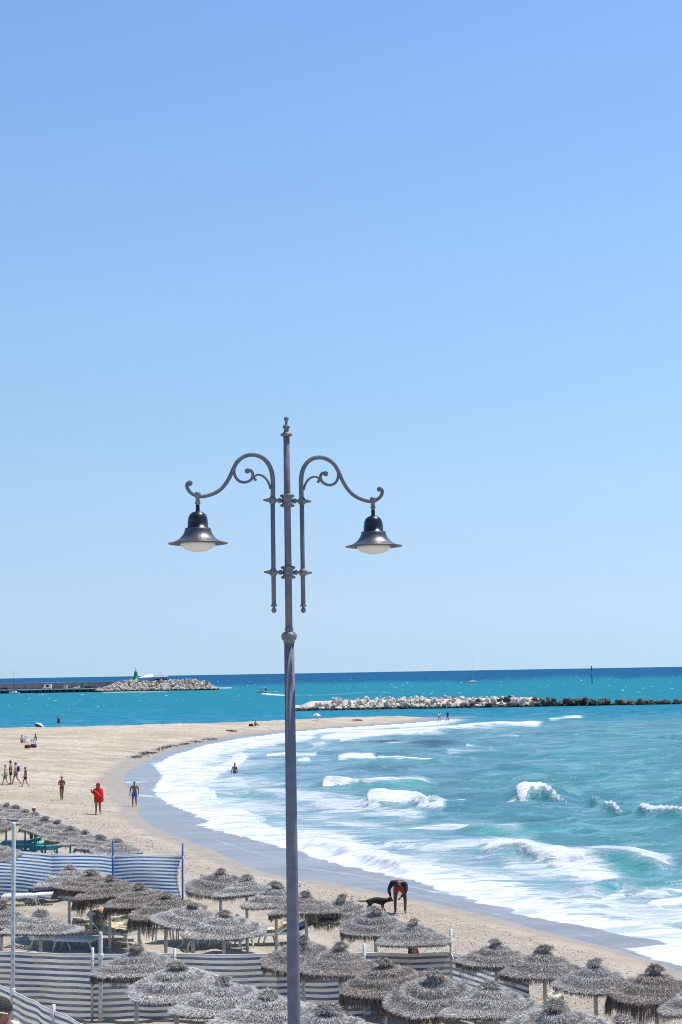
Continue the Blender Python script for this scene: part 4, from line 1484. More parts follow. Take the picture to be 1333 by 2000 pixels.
SIT = dict(STAND, pel=(0, 0.05, 0.13), bel=(0, 0.06, 0.27), che=(0, 0.05, 0.47), nek=(0, 0.02, 0.65), hed=(0, -0.02, 0.80), shl=(-0.17, 0.03, 0.60), shr=(0.17, 0.03, 0.60),
           ell=(-0.24, -0.06, 0.37), wrl=(-0.14, -0.26, 0.33), elr=(0.24, -0.06, 0.37), wrr=(0.14, -0.26, 0.33), hil=(-0.09, 0, 0.11), hir=(0.09, 0, 0.11),
           knl=(-0.12, -0.34, 0.42), anl=(-0.12, -0.52, 0.08), tol=(-0.12, -0.68, 0.05), knr=(0.12, -0.34, 0.40), anr=(0.12, -0.54, 0.08), tor=(0.12, -0.70, 0.05))
EDG = [('pel', 'bel'), ('bel', 'che'), ('che', 'nek'), ('nek', 'hed'), ('che', 'shl'), ('shl', 'ell'), ('ell', 'wrl'), ('che', 'shr'), ('shr', 'elr'), ('elr', 'wrr'),
       ('pel', 'hil'), ('hil', 'knl'), ('knl', 'anl'), ('anl', 'tol'), ('pel', 'hir'), ('hir', 'knr'), ('knr', 'anr'), ('anr', 'tor')]
RAD = {'pel': (0.15, 0.115), 'bel': (0.14, 0.108), 'che': (0.165, 0.12), 'nek': 0.06, 'hed': 0.055, 'shl': 0.072, 'shr': 0.072, 'ell': 0.05, 'elr': 0.05,
       'wrl': 0.028, 'wrr': 0.028, 'hil': 0.105, 'hir': 0.105, 'knl': 0.066, 'knr': 0.066, 'anl': 0.044, 'anr': 0.044, 'tol': 0.030, 'tor': 0.030}


def head_parts(c, R, hair_mat, skin, hair='short', k=1.0):
    """skull with brow, nose, jaw and ears (for the body mesh), plus hair and eye meshes"""
    c = Vector(c)
    b = MB()
    n, m = 16, 12
    vs = []
    for i in range(m + 1):
        t = PI * i / m
        z = -math.cos(t)
        for j in range(n):
            a = 2 * PI * j / n
            x, y = math.sin(t) * math.cos(a), math.sin(t) * math.sin(a)
            jaw = 1 - 0.28 * max(-z, 0) ** 1.2
            X_, Y_, Z_ = x * 0.077 * jaw, y * 0.097 * (1 - 0.12 * max(-z, 0)), z * 0.118
            if y < -0.80 and abs(x) < 0.32 and -0.35 < z < 0.12: Y_ -= 0.022        # nose
            if y < -0.6 and 0.05 < z < 0.30 and abs(x) > 0.2: Y_ += 0.006           # eye sockets
            if y < -0.5 and z < -0.6: Y_ -= 0.012                                   # chin
            vs.append(Vector((X_, Y_, Z_)) * k)
    fs = [(i * n + j, i * n + (j + 1) % n, (i + 1) * n + (j + 1) % n, (i + 1) * n + j) for i in range(m) for j in range(n)]
    b.add([c + R @ v for v in vs], fs)
    for s in (-1, 1):
        e = MB().ball((s * 0.079 * k, 0.012 * k, -0.004), (0.012 * k, 0.020 * k, 0.032 * k), 7, 5)
        b.add([c + R @ Vector(v) for v in e.v], e.f)
    eyes = MB()
    for s in (-1, 1):
        e = MB().ball((s * 0.030 * k, -0.083 * k, 0.016 * k), (0.012 * k, 0.008 * k, 0.007 * k), 7, 5)
        eyes.add([c + R @ Vector(v) for v in e.v], e.f)
    h = MB()
    vs, fs = [], []
    n, m = 18, 9
    low = {'short': 0.62, 'long': 0.80, 'cap': 0.5, 'crop': 0.44}[hair]
    for i in range(m + 1):
        for j in range(n):
            a = 2 * PI * j / n
            front = max(0, -math.sin(a))
            t = PI * i / m * (low - 0.27 * front ** 0.7)
            q = 1.07 + 0.03 * math.sin(5 * a + 3 * t) + 0.02 * math.sin(11 * a)
            vs.append(c + R @ (Vector((math.sin(t) * math.cos(a) * 0.079 * q, math.sin(t) * math.sin(a) * 0.100 * q + 0.004, math.cos(t) * 0.119 * (q + 0.02))) * k))
    fs = [(i * n + j, (i + 1) * n + j, (i + 1) * n + (j + 1) % n, i * n + (j + 1) % n) for i in range(m) for j in range(n)]
    h.add(vs, fs)
    return b, eyes, h


def hand(b, wrist, dirn, palm, s=1.0, curl=0.5, side=1):
    """palm and five fingers continuing from the wrist"""
    d = Vector(dirn).normalized()
    n = Vector(palm)
    n = (n - d * n.dot(d)).normalized()
    t = d.cross(n) * side
    w = Vector(wrist)
    b.tube([w - d * 0.02, w + d * 0.03, w + d * 0.08 * s, w + d * 0.095 * s], [0.024 * s, 0.034 * s, 0.036 * s, 0.026 * s], 8)
    for i, (o, L) in enumerate(((-0.027, 0.066), (-0.009, 0.078), (0.009, 0.074), (0.026, 0.058))):
        p = w + d * 0.088 * s + t * (o * s)
        k1 = (d + n * curl * 0.6).normalized()
        k2 = (d * 0.7 + n * curl * 1.5).normalized()
        b.tube([p, p + k1 * L * 0.5 * s, p + k1 * L * 0.5 * s + k2 * L * 0.5 * s], [0.0095 * s, 0.0085 * s, 0.0065 * s], 6)
    p = w + d * 0.03 * s - t * (0.028 * s)
    k1 = (d * 0.75 - t * 0.8 + n * 0.3).normalized()
    k2 = (d * 1.0 - t * 0.25 + n * 0.5).normalized()
    b.tube([p, p + k1 * 0.035 * s, p + k1 * 0.035 * s + k2 * 0.032 * s], [0.012 * s, 0.0105 * s, 0.008 * s], 6)


def lerp(a, b, t):
    return tuple(x + (y - x) * t for x, y in zip(a, b))


def person(loc, rz, height, pose, skin, label, hair=('hair', 'short'), wear=(), look=(0, 0), group=None, fat=1.0, curl=0.45, name='person'):
    k = height / 1.72
    root = empty(name, loc, label, 'person', group, rz)
    J = {a: Vector(b) * k for a, b in pose.items()}
    keys = list(J)

    def rad(q):
        r = RAD[q]
        f = k * (fat if q in ('pel', 'bel', 'che', 'hil', 'hir') else 1)
        return (r[0] * f, r[1] * f) if hasattr(r, '__len__') else r * f
    # body: skeleton skinned as one surface, with head and hands grown on
    body = skin_mesh('body', [J[q] for q in keys], [(keys.index(a), keys.index(b)) for a, b in EDG], [rad(q) for q in keys], keys.index('pel'), M[skin], 1)
    R = (Matrix.Rotation(look[0], 3, 'Z') @ Matrix.Rotation(look[1], 3, 'X'))
    hb, eyes, hh = head_parts(J['hed'] + R @ Vector((0, -0.012, 0.02)) * k, R, hair[0], skin, hair[1], k)
    for s, e, w in ((1, 'ell', 'wrl'), (-1, 'elr', 'wrr')):
        hand(hb, J[w], J[w] - J[e], Vector((s, -0.3, 0)), k, curl, s)
    n0 = len(body.vertices)
    verts = [v.co[:] for v in body.vertices] + hb.v
    faces = [tuple(p.vertices) for p in body.polygons] + [tuple(i + n0 for i in f) for f in hb.f]
    me = bpy.data.meshes.new('body')
    me.from_pydata(verts, [], faces)
    me.materials.append(M[skin])
    me.shade_smooth()
    link('body', me, root)
    eyes.build('eyes', M['eye'], root)
    if hair[0]:
        hh.build('hair' if hair[1] != 'cap' else 'cap', M[hair[0]], root)
    for kind, mt in wear:
        g = 1.14

        def grow(q, f=1.0):
            r = rad(q)
            return tuple(x * g * f for x in r) if hasattr(r, '__len__') else r * g * f
        V, E, Rr = [], [], []

        def nodev(p, r):
            V.append(Vector(p)); Rr.append(r)
            return len(V) - 1
        if kind in ('shirt', 'long_shirt', 'vest', 'dress', 'bikini_top'):
            if kind == 'bikini_top':
                a = nodev(lerp(J['bel'], J['che'], 0.75), grow('bel', 1.02)); b_ = nodev(lerp(J['bel'], J['che'], 1.15), grow('bel', 1.02))
                E.append((a, b_)); rt = a
            else:
                a = nodev(lerp(J['pel'], J['bel'], 0.25), grow('pel')); b_ = nodev(J['bel'], grow('bel', 1.05)); c = nodev(J['che'], grow('che', 1.12 if kind == 'long_shirt' else 1.0)); n_ = nodev(lerp(J['che'], J['nek'], 0.92 if kind == 'long_shirt' else 0.75), rad('nek') * (1.55 if kind == 'long_shirt' else 1.25))
                E += [(a, b_), (b_, c), (c, n_)]
                rt = a
                if kind == 'dress':
                    for sd in 'lr':
                        h1 = nodev(J['hi' + sd], grow('hil', 1.1)); h2 = nodev(lerp(J['hi' + sd], J['kn' + sd], 0.75), grow('hil', 1.05))
                        E += [(a, h1), (h1, h2)]
                if kind != 'vest':
                    for sd in 'lr':
                        s1 = nodev(J['sh' + sd], grow('shl', 1.2 if kind == 'long_shirt' else 1.08)); tt = 0.55 if kind in ('shirt', 'dress') else 1.0
                        s2 = nodev(lerp(J['sh' + sd], J['el' + sd], tt), grow('ell', 1.2))
                        E += [(c, s1), (s1, s2)]
                        if kind == 'long_shirt':
                            s3 = nodev(lerp(J['el' + sd], J['wr' + sd], 0.92), grow('wrl', 1.2)); E.append((s2, s3))
        elif kind in ('shorts', 'trousers', 'brief', 'skirt'):
            a = nodev(lerp(J['pel'], J['bel'], 0.45), grow('pel')); b_ = nodev(J['pel'], grow('pel', 1.03))
            E.append((a, b_)); rt = b_
            tt = {'shorts': 0.62, 'trousers': 1.0, 'brief': 0.12, 'skirt': 0.9}[kind]
            for sd in 'lr':
                h1 = nodev(J['hi' + sd], grow('hil', 1.04)); h2 = nodev(lerp(J['hi' + sd], J['kn' + sd], tt), grow('hil', {'shorts': 0.92, 'trousers': 0.72, 'brief': 1.0, 'skirt': 1.02}[kind]))
                E += [(b_, h1), (h1, h2)]
                if kind == 'trousers':
                    h3 = nodev(lerp(J['kn' + sd], J['an' + sd], 0.92), grow('anl', 1.35)); E.append((h2, h3))
        elif kind == 'robe':     # loose towelling poncho with a hood
            b2 = MB()
            ang = [2 * PI * i / 22 for i in range(22)]
            prof = [(0.10, 1.73, 0.12), (0.125, 1.62, 0.15), (0.105, 1.49, 0.12), (0.215, 1.40, 0.14), (0.235, 1.20, 0.16), (0.215, 1.02, 0.16), (0.235, 0.85, 0.18), (0.22, 0.68, 0.17)]
            vs = []
            for i, (rx, z, ry) in enumerate(prof):
                for j, a in enumerate(ang):
                    f = 1 + (0.05 * math.sin(5 * a + i) + 0.03 * math.sin(9 * a - 2 * i)) * (i > 2)
                    zz = z + (0.03 * math.sin(3 * a + 1) if i == len(prof) - 1 else 0)
                    y = ry * math.sin(a) * f
                    if i < 2 and math.sin(a) < -0.4: y *= 0.55
                    vs.append(Vector((rx * math.cos(a) * f, y + 0.01, zz)) * k)
            nn = len(ang)
            b2.add(vs, [(i * nn + j, i * nn + (j + 1) % nn, (i + 1) * nn + (j + 1) % nn, (i + 1) * nn + j) for i in range(len(prof) - 1) for j in range(nn)])
            b2.v.append(tuple(Vector((0, 0.02, 1.79)) * k))
            t_ = len(b2.v) - 1
            b2.f += [(t_, (j + 1) % nn, j) for j in range(nn)]
            b2.build('hooded_robe', M[mt], root)
            b3 = MB()      # towel slung across the front, its end hanging at the hip
            b3.tube([Vector(q) * k for q in ((-0.17, -0.12, 1.36), (-0.10, -0.19, 1.24), (0.04, -0.22, 1.08), (0.18, -0.19, 0.96), (0.27, -0.12, 0.88), (0.27, -0.10, 0.72))],
                    [0.05 * k, 0.10 * k, 0.115 * k, 0.10 * k, 0.075 * k, 0.03 * k], 9)
            b3.build('slung_towel', M[mt], root)
            for sd in 'lr':
                b3 = MB()
                b3.tube([J['sh' + sd], J['el' + sd], lerp(J['el' + sd], J['wr' + sd], 0.7)], [0.09 * k, 0.085 * k, 0.075 * k], 9)
                b3.build('sleeve', M[mt], root)
            continue
        elif kind == 'sunhat':
            b2 = MB()
            c = J['hed']
            b2.lathe([(0.19, -0.0), (0.20, 0.012), (0.10, 0.045), (0.095, 0.10), (0.075, 0.135), (0.01, 0.142)], (0, 0, 0), n=16)
            R2 = R
            b2.v = [tuple(c + R2 @ (Vector(v) * k + Vector((0, -0.005, 0.045)) * k)) for v in b2.v]
            b2.build('sun_hat', M[mt], root)
            continue
        elif kind == 'backpack':
            b2 = MB()
            c = (J['che'] + J['bel']) / 2
            b2.ball((0, 0, 0), (0.15 * k, 0.11 * k, 0.24 * k), 12, 9)
            b2.v = [(v[0] + c.x, v[1] + c.y + 0.20 * k, v[2] + c.z + 0.06 * k) for v in b2.v]
            b2.build('backpack', M[mt], root)
            continue
        nm = {'long_shirt': 'long_sleeved_shirt', 'brief': 'bikini_bottom'}.get(kind, kind)
        link(nm, skin_mesh(nm, V, E, Rr, V.index(V[rt]), M[mt], 1), root)
    return root


def facing(deg):
    """0 = towards the camera, 90 = to the right, -90 = to the left, 180 = away"""
    return math.radians(deg)


# the man bending to his dog
BEND = dict(STAND, pel=(0.02, 0.22, 0.93), bel=(0.0, 0.10, 1.04), che=(-0.01, -0.13, 1.12), nek=(-0.01, -0.33, 1.06), hed=(-0.01, -0.42, 0.96),
            shl=(-0.25, -0.18, 1.08), ell=(-0.37, -0.22, 0.86), wrl=(-0.30, -0.32, 0.62), shr=(0.23, -0.20, 1.06), elr=(0.22, -0.34, 0.80), wrr=(0.02, -0.46, 0.62),
            hil=(-0.09, 0.22, 0.89), hir=(0.13, 0.22, 0.89), knl=(-0.14, 0.12, 0.50), anl=(-0.14, 0.16, 0.08), tol=(-0.17, -0.01, 0.035),
            knr=(0.21, 0.12, 0.49), anr=(0.20, 0.16, 0.08), tor=(0.22, -0.01, 0.035))
mp = on_sand(781, 1785)
man = person(mp, facing(0), 1.80, BEND, 'skin_dark', 'man in black long sleeved top and red shorts bending over a dog', ('hair', 'crop'),
             (('long_shirt', 'black'), ('shorts', 'red')), look=(0.0, 0.95), fat=1.12)

# his dog: back end to the left, head under the man's hand
dogp = on_sand(737, 1781)
dog = empty('dog', dogp, 'black dog with tan tail and legs crouching at the bending man', 'dog', None, math.radians(6))
DV = {'rump': (-0.26, 0.05, 0.47), 'loin': (-0.08, 0.03, 0.50), 'ches': (0.17, 0.0, 0.44), 'neck': (0.34, -0.03, 0.47), 'skul': (0.47, -0.05, 0.50), 'muz': (0.60, -0.07, 0.45),
      'ta1': (-0.40, 0.06, 0.46), 'ta2': (-0.56, 0.08, 0.45), 'ta3': (-0.70, 0.08, 0.47),
      'stl': (-0.24, -0.07, 0.30), 'hol': (-0.36, -0.08, 0.17), 'pal': (-0.31, -0.09, 0.02), 'str': (-0.24, 0.15, 0.30), 'hor': (-0.36, 0.16, 0.17), 'par': (-0.31, 0.17, 0.02),
      'fel': (0.20, -0.11, 0.28), 'fwl': (0.24, -0.12, 0.14), 'fpl': (0.30, -0.13, 0.02), 'fer': (0.20, 0.11, 0.28), 'fwr': (0.19, 0.12, 0.14), 'fpr': (0.23, 0.12, 0.02)}
DR = {'rump': (0.13, 0.15), 'loin': (0.12, 0.14), 'ches': (0.14, 0.17), 'neck': 0.10, 'skul': 0.085, 'muz': 0.036, 'ta1': 0.035, 'ta2': 0.045, 'ta3': 0.02, 'stl': 0.06, 'str': 0.06,
      'hol': 0.03, 'hor': 0.03, 'pal': 0.025, 'par': 0.025, 'fel': 0.04, 'fer': 0.04, 'fwl': 0.026, 'fwr': 0.026, 'fpl': 0.026, 'fpr': 0.026}
DE = [('rump', 'loin'), ('loin', 'ches'), ('ches', 'neck'), ('neck', 'skul'), ('skul', 'muz'), ('rump', 'ta1'), ('ta1', 'ta2'), ('ta2', 'ta3'), ('rump', 'stl'), ('stl', 'hol'),
      ('hol', 'pal'), ('rump', 'str'), ('str', 'hor'), ('hor', 'par'), ('ches', 'fel'), ('fel', 'fwl'), ('fwl', 'fpl'), ('ches', 'fer'), ('fer', 'fwr'), ('fwr', 'fpr')]
dk = list(DV)


def dog_mat():
    m_, nt, b = new_mat('dog_coat')
    co = obj_co(nt)
    sx = nt.nodes.new('ShaderNodeSeparateXYZ')
    nt.links.new(co, sx.inputs[0])
    f = noise(nt, co, 14, 4, 0.7)
    z = mth(nt, 'ADD', sx.outputs['Z'], mth(nt, 'MULTIPLY', mth(nt, 'SUBTRACT', f, 0.5), 0.12))
    x = mth(nt, 'ADD', sx.outputs['X'], mth(nt, 'MULTIPLY', mth(nt, 'SUBTRACT', f, 0.5), 0.12))
    tan = mth(nt, 'MAXIMUM', mth(nt, 'SUBTRACT', 1.0, ramp(nt, z, 0.22, 0.32)), mth(nt, 'SUBTRACT', 1.0, ramp(nt, x, -0.46, -0.38)))
    c = mixc(nt, tan, (0.012, 0.011, 0.012), (0.24, 0.115, 0.05))
    nt.links.new(c, b.inputs['Base Color'])
    b.inputs['Roughness'].default_value = 0.8
    bump(nt, b, noise(nt, co, 70, 3, 0.7), 0.5, 0.01)
    return m_


M['dog'] = dog_mat()
dog.scale = (1, 1, 0.86)
link('body', skin_mesh('body', [DV[q] for q in dk], [(dk.index(a), dk.index(b)) for a, b in DE], [DR[q] for q in dk], 0, M['dog'], 2), dog)
for s in (-1, 1):
    m = MB()
    m.lathe([(0.030, 0.0), (0.028, 0.03), (0.016, 0.065), (0.003, 0.09)], (0.45, -0.05 + s * 0.045, 0.55), n=8)
    m.build('ear', M['dog'], dog)

# walkers on the sand
person(on_sand(192, 1591), facing(4), 1.96, dict(WALK, ell=(-0.30, 0.02, 1.20), wrl=(-0.36, -0.12, 1.34)), 'skin_tan', 'person in a red hooded robe walking on the sand', ('hair', 'short'), (('robe', 'red'),), fat=1.1)
person(on_sand(263, 1576), facing(2), 1.76, dict(WALK, wrl=(-0.30, -0.02, 0.86), wrr=(0.30, -0.06, 0.86), ell=(-0.28, 0.04, 1.12), elr=(0.28, 0.04, 1.12)), 'skin_tan',
       'bare chested man in bright blue shorts walking at the water edge', ('yellow', 'cap'), (('shorts', 'royal'),))
person(on_sand(121, 1563), facing(0), 1.66, dict(STAND, ell=(-0.23, 0.0, 1.12), wrl=(-0.06, -0.17, 1.17), elr=(0.23, 0.0, 1.12), wrr=(0.06, -0.18, 1.15), knl=(-0.07, -0.03, 0.5), knr=(0.06, 0.0, 0.5), anl=(-0.05, 0.02, 0.08), anr=(0.05, 0.05, 0.08),
       tol=(-0.06, -0.13, 0.03), tor=(0.06, -0.10, 0.03)), 'skin_tan', 'woman in bikini and pale sun hat standing with folded arms', ('hair_brown', 'short'),
       (('bikini_top', 'black'), ('brief', 'black'), ('sunhat', 'pink')), fat=0.92)
g = 'family walking together'
person(on_sand(11, 1534), facing(-82), 1.60, WALK, 'skin_light', 'fair haired walker in white top and green skirt', ('hair_fair', 'short'), (('vest', 'white_cloth'), ('skirt', 'green')), group=g)
person(on_sand(21, 1532), facing(-78), 1.84, STAND, 'skin_light', 'tall dark haired walker in black behind the backpacker', ('hair', 'short'), (('vest', 'black'), ('shorts', 'black')), group=g)
person(on_sand(31, 1533), facing(-80), 1.74, dict(WALK, knr=(0.09, 0.12, 0.50), anr=(0.09, 0.42, 0.16), tor=(0.10, 0.33, 0.04)), 'skin_light', 'walker in pale shirt and grey shorts wearing a dark backpack', ('hair_brown', 'short'),
       (('shirt', 'lilac_cloth'), ('shorts', 'grey_cloth'), ('backpack', 'navy')), group=g)
person(on_sand(50, 1537), facing(-75), 1.52, WALK, 'skin_light', 'boy in navy shirt and black shorts walking last', ('hair', 'short'), (('shirt', 'navy'), ('shorts', 'black')), group=g)
person(on_sand(66, 1652), facing(20), 1.86, STAND, 'skin_tan', 'person in dark trousers and white cap standing between blue post parasols', ('white_cloth', 'cap'), (('shirt', 'black'), ('trousers', 'black')))

sw = on_z(459, 1511, 0)
person((sw.x, sw.y, -0.80), facing(25), 1.74, dict(STAND, ell=(-0.27, 0.02, 1.12), wrl=(-0.34, -0.04, 0.90)), 'skin_tan', 'bather standing waist deep in the surf', ('hair', 'short'), (('shorts', 'black'),))

# far figures on the sand spit
person(on_sand(115, 1421), facing(10), 1.74, STAND, 'skin_light', 'person in purple dress standing at the far edge of the sand', ('hair_brown', 'short'), (('dress', 'purple'),))
person(on_sand(60, 1418), facing(-70), 1.75, SIT, 'skin_light', 'person in white shirt sitting beside the pale beach umbrella', ('hair', 'short'), (('shirt', 'white_cloth'),))
person(on_sand(43, 1451), facing(60), 1.75, SIT, 'skin_light', 'sitter with dark hair and grey top at the edge of the picnic group', ('hair', 'short'), (('vest', 'grey_cloth'), ('brief', 'pink')), group='picnic group')
person(on_sand(70, 1448), facing(-60), 1.75, SIT, 'skin_tan', 'sitter in grey shirt behind the picnic bags', ('hair_brown', 'short'), (('shirt', 'grey_cloth'), ('shorts', 'purple')), group='picnic group')
person(on_sand(499, 1418), facing(60), 1.75, SIT, 'skin_tan', 'sitter beside a black bag on the sand spit', ('hair_brown', 'short'), (('brief', 'black'),))
person(on_sand(777, 1397), facing(150), 1.75, SIT, 'skin_dark', 'dark sitter alone near the tip of the sand spit', ('hair', 'short'), (('shirt', 'black'),))
for px, py, lb, tp_, bt in ((859, 1409, 'paddler in white top at the tip of the sand spit', 'white_cloth', 'pink'), (875, 1409, 'paddler in dark blue top at the tip of the sand spit', 'navy', 'navy')):
    q = on_z(px, py, 0)
    person((q.x, q.y, -0.06), facing(-30), 1.78, WALK, 'skin_tan', lb, ('hair', 'short'), (('shirt', tp_), ('brief', bt)))


def lying(px, py, rz, skin, label, towel):
    p = on_sand(px, py)
    P = {}
    for q, (x, y, z) in STAND.items():
        P[q] = (x * 1.15, z - 0.9, 0.12 - y * 0.6)
    r = person(p, rz, 1.72, P, skin, label, ('hair_brown', 'short'), (('brief', 'black'),), look=(PI, PI / 2))
    t = MB()
    t.box((0, 0, 0.0), (0.9, 2.0, 0.03))
    tw = t.build('beach_towel', M[towel], None, (p.x, p.y, p.z + 0.01), shade=False)
    tw.rotation_euler = (0, 0, rz)
    tag(tw, towel.replace('_cloth', '') + ' towel under the ' + label, 'towel')
    return r


lying(452, 1428, 1.4, 'skin_tan', 'sunbather lying below the seaweed line', 'pink')
lying(698, 1407, 1.5, 'skin_tan', 'sunbather lying on the far sand spit', 'red')

# bags, chairs and shades of the beach groups
def bag_at(px, py, mat, label, s=0.3):
    m = MB()
    m.lathe([(0.7 * s, 0), (0.8 * s, 0.25 * s), (0.75 * s, 0.9 * s), (0.45 * s, 1.15 * s), (0.1 * s, 1.2 * s)], n=10)
    m.v = [(v[0] * 1.3, v[1] * 0.8, v[2]) for v in m.v]
    o = m.build('beach_bag', M[mat], None, on_sand(px, py))
    tag(o, label, 'bag')


bag_at(491, 1419, 'black', 'black bag beside the sitter on the sand spit', 0.38)
bag_at(54, 1461, 'dark_red', 'dark red bag in front of the picnic group', 0.33)
bag_at(66, 1460, 'purple', 'purple bag at the right of the picnic group', 0.36)


def deck_chair(px, py, rz, mat, label):
    root = empty('beach_chair', on_sand(px, py), label, 'chair', None, rz)
    m = MB(); m.box((0, 0, 0.22), (0.55, 0.5, 0.04)); m.build('seat', M[mat], root, shade=False)
    R = Matrix.Rotation(0.5, 3, 'X'); m = MB(); m.box((0, 0.37, 0.50), (0.55, 0.04, 0.66), R); m.build('backrest', M[mat], root, shade=False)
    for s in (-1, 1):
        m = MB(); m.tube([(s * 0.27, -0.24, 0), (s * 0.27, -0.2, 0.22), (s * 0.27, 0.22, 0.22), (s * 0.27, 0.5, 0.78)], 0.02, 6); m.build('side_frame', M['white'], root)
        m = MB(); m.tube([(s * 0.27, 0.35, 0), (s * 0.27, 0.0, 0.24)], 0.02, 6); m.build('leg', M['white'], root)


deck_chair(54, 1450, 1.0, 'umb_pale', 'pale blue beach chair in the picnic group')
deck_chair(61, 1455, -0.8, 'white_cloth', 'white beach chair in front of the picnic group')


def beach_umbrella(px, py, R, tilt, mat, label):
    root = empty('beach_umbrella', on_sand(px, py), label, 'umbrella')
    n = 8
    rot = Matrix.Rotation(tilt[0], 3, 'X') @ Matrix.Rotation(tilt[1], 3, 'Y')
    c = Vector((0, 0, 0.75))
    for k in range(n):
        m = MB()
        vs = []
        for i in range(5):
            t = i / 4
            for j in range(3):
                a = 2 * PI * (k + j / 2) / n
                rr = R * math.sin(t * 1.25) * (0.95 if j == 1 else 1)
                vs.append(c + rot @ Vector((rr * math.cos(a), rr * math.sin(a), R * 0.75 * math.cos(t * 1.25))))
        m.add(vs, [(i * 3 + j, i * 3 + j + 1, (i + 1) * 3 + j + 1, (i + 1) * 3 + j) for i in range(4) for j in range(2)])
        m.build('panel', M[mat if k % 2 else 'white_cloth'], root)
    m = MB()
    m.tube([(0, 0, -0.1), c, c + rot @ Vector((0, 0, R * 0.8))], 0.025, 6)
    m.build('pole', M['white'], root)


beach_umbrella(76, 1420, 1.15, (-0.5, 0.45), 'umb_pale', 'low tilted pale blue and white beach umbrella')
beach_umbrella(620, 1408, 0.72, (0.1, 0.1), 'pink', 'pink beach umbrella low on the sand spit')

# man at the promenade edge, head and shoulders in view
hp = at_depth(10, 1980, 13.0)
ph = hp.z - 0.0 - DECK
gm = person((hp.x - 0.02, hp.y, DECK), facing(-72), 1.72 * ph / 1.61, dict(STAND, che=(0, 0.08, 1.30), nek=(0, 0.04, 1.49), shl=(-0.20, 0.09, 1.47), shr=(0.20, 0.09, 1.47), ell=(-0.26, 0.08, 1.18), elr=(0.26, 0.08, 1.18)), 'skin_tan', 'man in white shirt with glasses looking over the promenade edge', ('hair', 'crop'), (('shirt', 'white_cloth'), ('trousers', 'navy')), look=(0.1, -0.12))
kk = ph / 1.61
m = MB()
hc = Vector(STAND['hed']) * kk
Rg = Matrix.Rotation(0.1, 3, 'Z') @ Matrix.Rotation(-0.12, 3, 'X')
for s in (-1, 1):
    m.tube([hc + Rg @ (Vector((s * 0.087, 0.04, 0.03)) * kk), hc + Rg @ (Vector((s * 0.086, -0.05, 0.038)) * kk), hc + Rg @ (Vector((s * 0.06, -0.112, 0.036)) * kk)], 0.004, 5)
    m.tube([hc + Rg @ (Vector((s * 0.034 + 0.025 * math.cos(t), -0.118, 0.03 + 0.02 * math.sin(t))) * kk) for t in [j * PI / 6 for j in range(13)]], 0.003, 4)
m.build('glasses', M['white'], gm)

# ------------------------------------------------------------------ rocks
def rock_mesh(seed, mat):
    r = random.Random(seed)
    m = MB().ball((0, 0, 0), 1.0, 7, 5)
    cuts = [(Vector((r.gauss(0, 1), r.gauss(0, 1), r.gauss(0, 1))).normalized(), r.uniform(0.38, 0.68)) for _ in range(9)]
    vs = []
    for v in m.v:
        q = Vector(v) * r.uniform(0.85, 1.15)
        for n, d in cuts:
            e = q.dot(n) - d
            if e > 0: q = q - n * e
        vs.append(tuple(q))
    m.v = vs
    return m.mesh('rock', mat, shade=False)


def mound(name, x0, x1, yc, half, top, mat, parent, origin):
    m = MB()
    n = 30
    for i in range(n):
        a, b = x0 + (x1 - x0) * i / n, x0 + (x1 - x0) * (i + 1) / n
        vs = []
        for x in (a, b):
            e = min(1, (x - x0) / 5 + 0.15, (x1 - x) / 5 + 0.15)
            for yy, zz in ((-half, -1.2), (-half * 0.28, top * 0.86 * e), (half * 0.3, top * 0.86 * e), (half, -1.2)):
                vs.append((x - origin.x, yc + yy - origin.y, zz))
        m.add(vs, [(0, 4, 5, 1), (1, 5, 6, 2), (2, 6, 7, 3)])
    return m.build(name, mat, parent)


rr = random.Random(99)
# the pale breakwater and the darker reef that carries it on, parallel to the shore
bl = on_z(583, 1380, 0); bw_y = on_z(830, 1384, 0).y
bx1 = on_z(1085, 1384, 0).x
org = Vector((bl.x, bw_y + 3, 0))
bwater = empty('breakwater', org, 'long pale limestone rock breakwater offshore of the sand spit', 'breakwater')
mound('core', bl.x, bx1 + 3, bw_y + 4.2, 5.0, 2.5, M['rock_pale'], bwater, org)
RP = [rock_mesh(300 + i, M['rock_pale']) for i in range(7)]
RD = [rock_mesh(400 + i, M['rock_dark']) for i in range(7)]
Lb = bx1 - bl.x


def lay(meshes, parent, x, y, z, s):
    o = link('rock', rr.choice(meshes), parent, (x - parent.location.x, y - parent.location.y, z))
    o.rotation_euler = (rr.uniform(0, 6.28), rr.uniform(0, 6.28), rr.uniform(0, 6.28))
    o.scale = (s * rr.uniform(0.85, 1.3), s * rr.uniform(0.75, 1.1), s * rr.uniform(0.6, 0.95))


for lvl, (yo, zo, sz, nn) in enumerate(((0.0, 0.15, 0.95, 78), (1.1, 0.85, 1.05, 74), (2.3, 1.55, 1.05, 70), (3.5, 2.15, 0.95, 66))):
    for i in range(nn):
        x = bl.x + Lb * (i + rr.uniform(0.1, 0.9)) / nn
        e = min(1, (x - bl.x) / 6 + (0.5 if lvl == 0 else 0.1 if lvl == 1 else -0.25 * lvl))
        if e <= 0: continue
        drop = 0.35 * smooth(0.75, 1.0, np.array((x - bl.x) / Lb)) * lvl
        lay(RD if rr.random() < 0.5 * float(smooth(0.62, 1.0, np.array((x - bl.x) / Lb))) else RP, bwater, x, bw_y + yo + rr.uniform(-0.4, 0.4), zo * e - float(drop) * 0.6 + rr.uniform(-0.2, 0.2), sz * rr.choice([0.5, 0.65, 0.8, 0.9, 1.0, 1.25]))
bx2 = on_z(1450, 1384, 0).x
reef = empty('reef', Vector((bx1, bw_y, 0)), 'low dark wet rocks continuing the pale breakwater', 'reef')
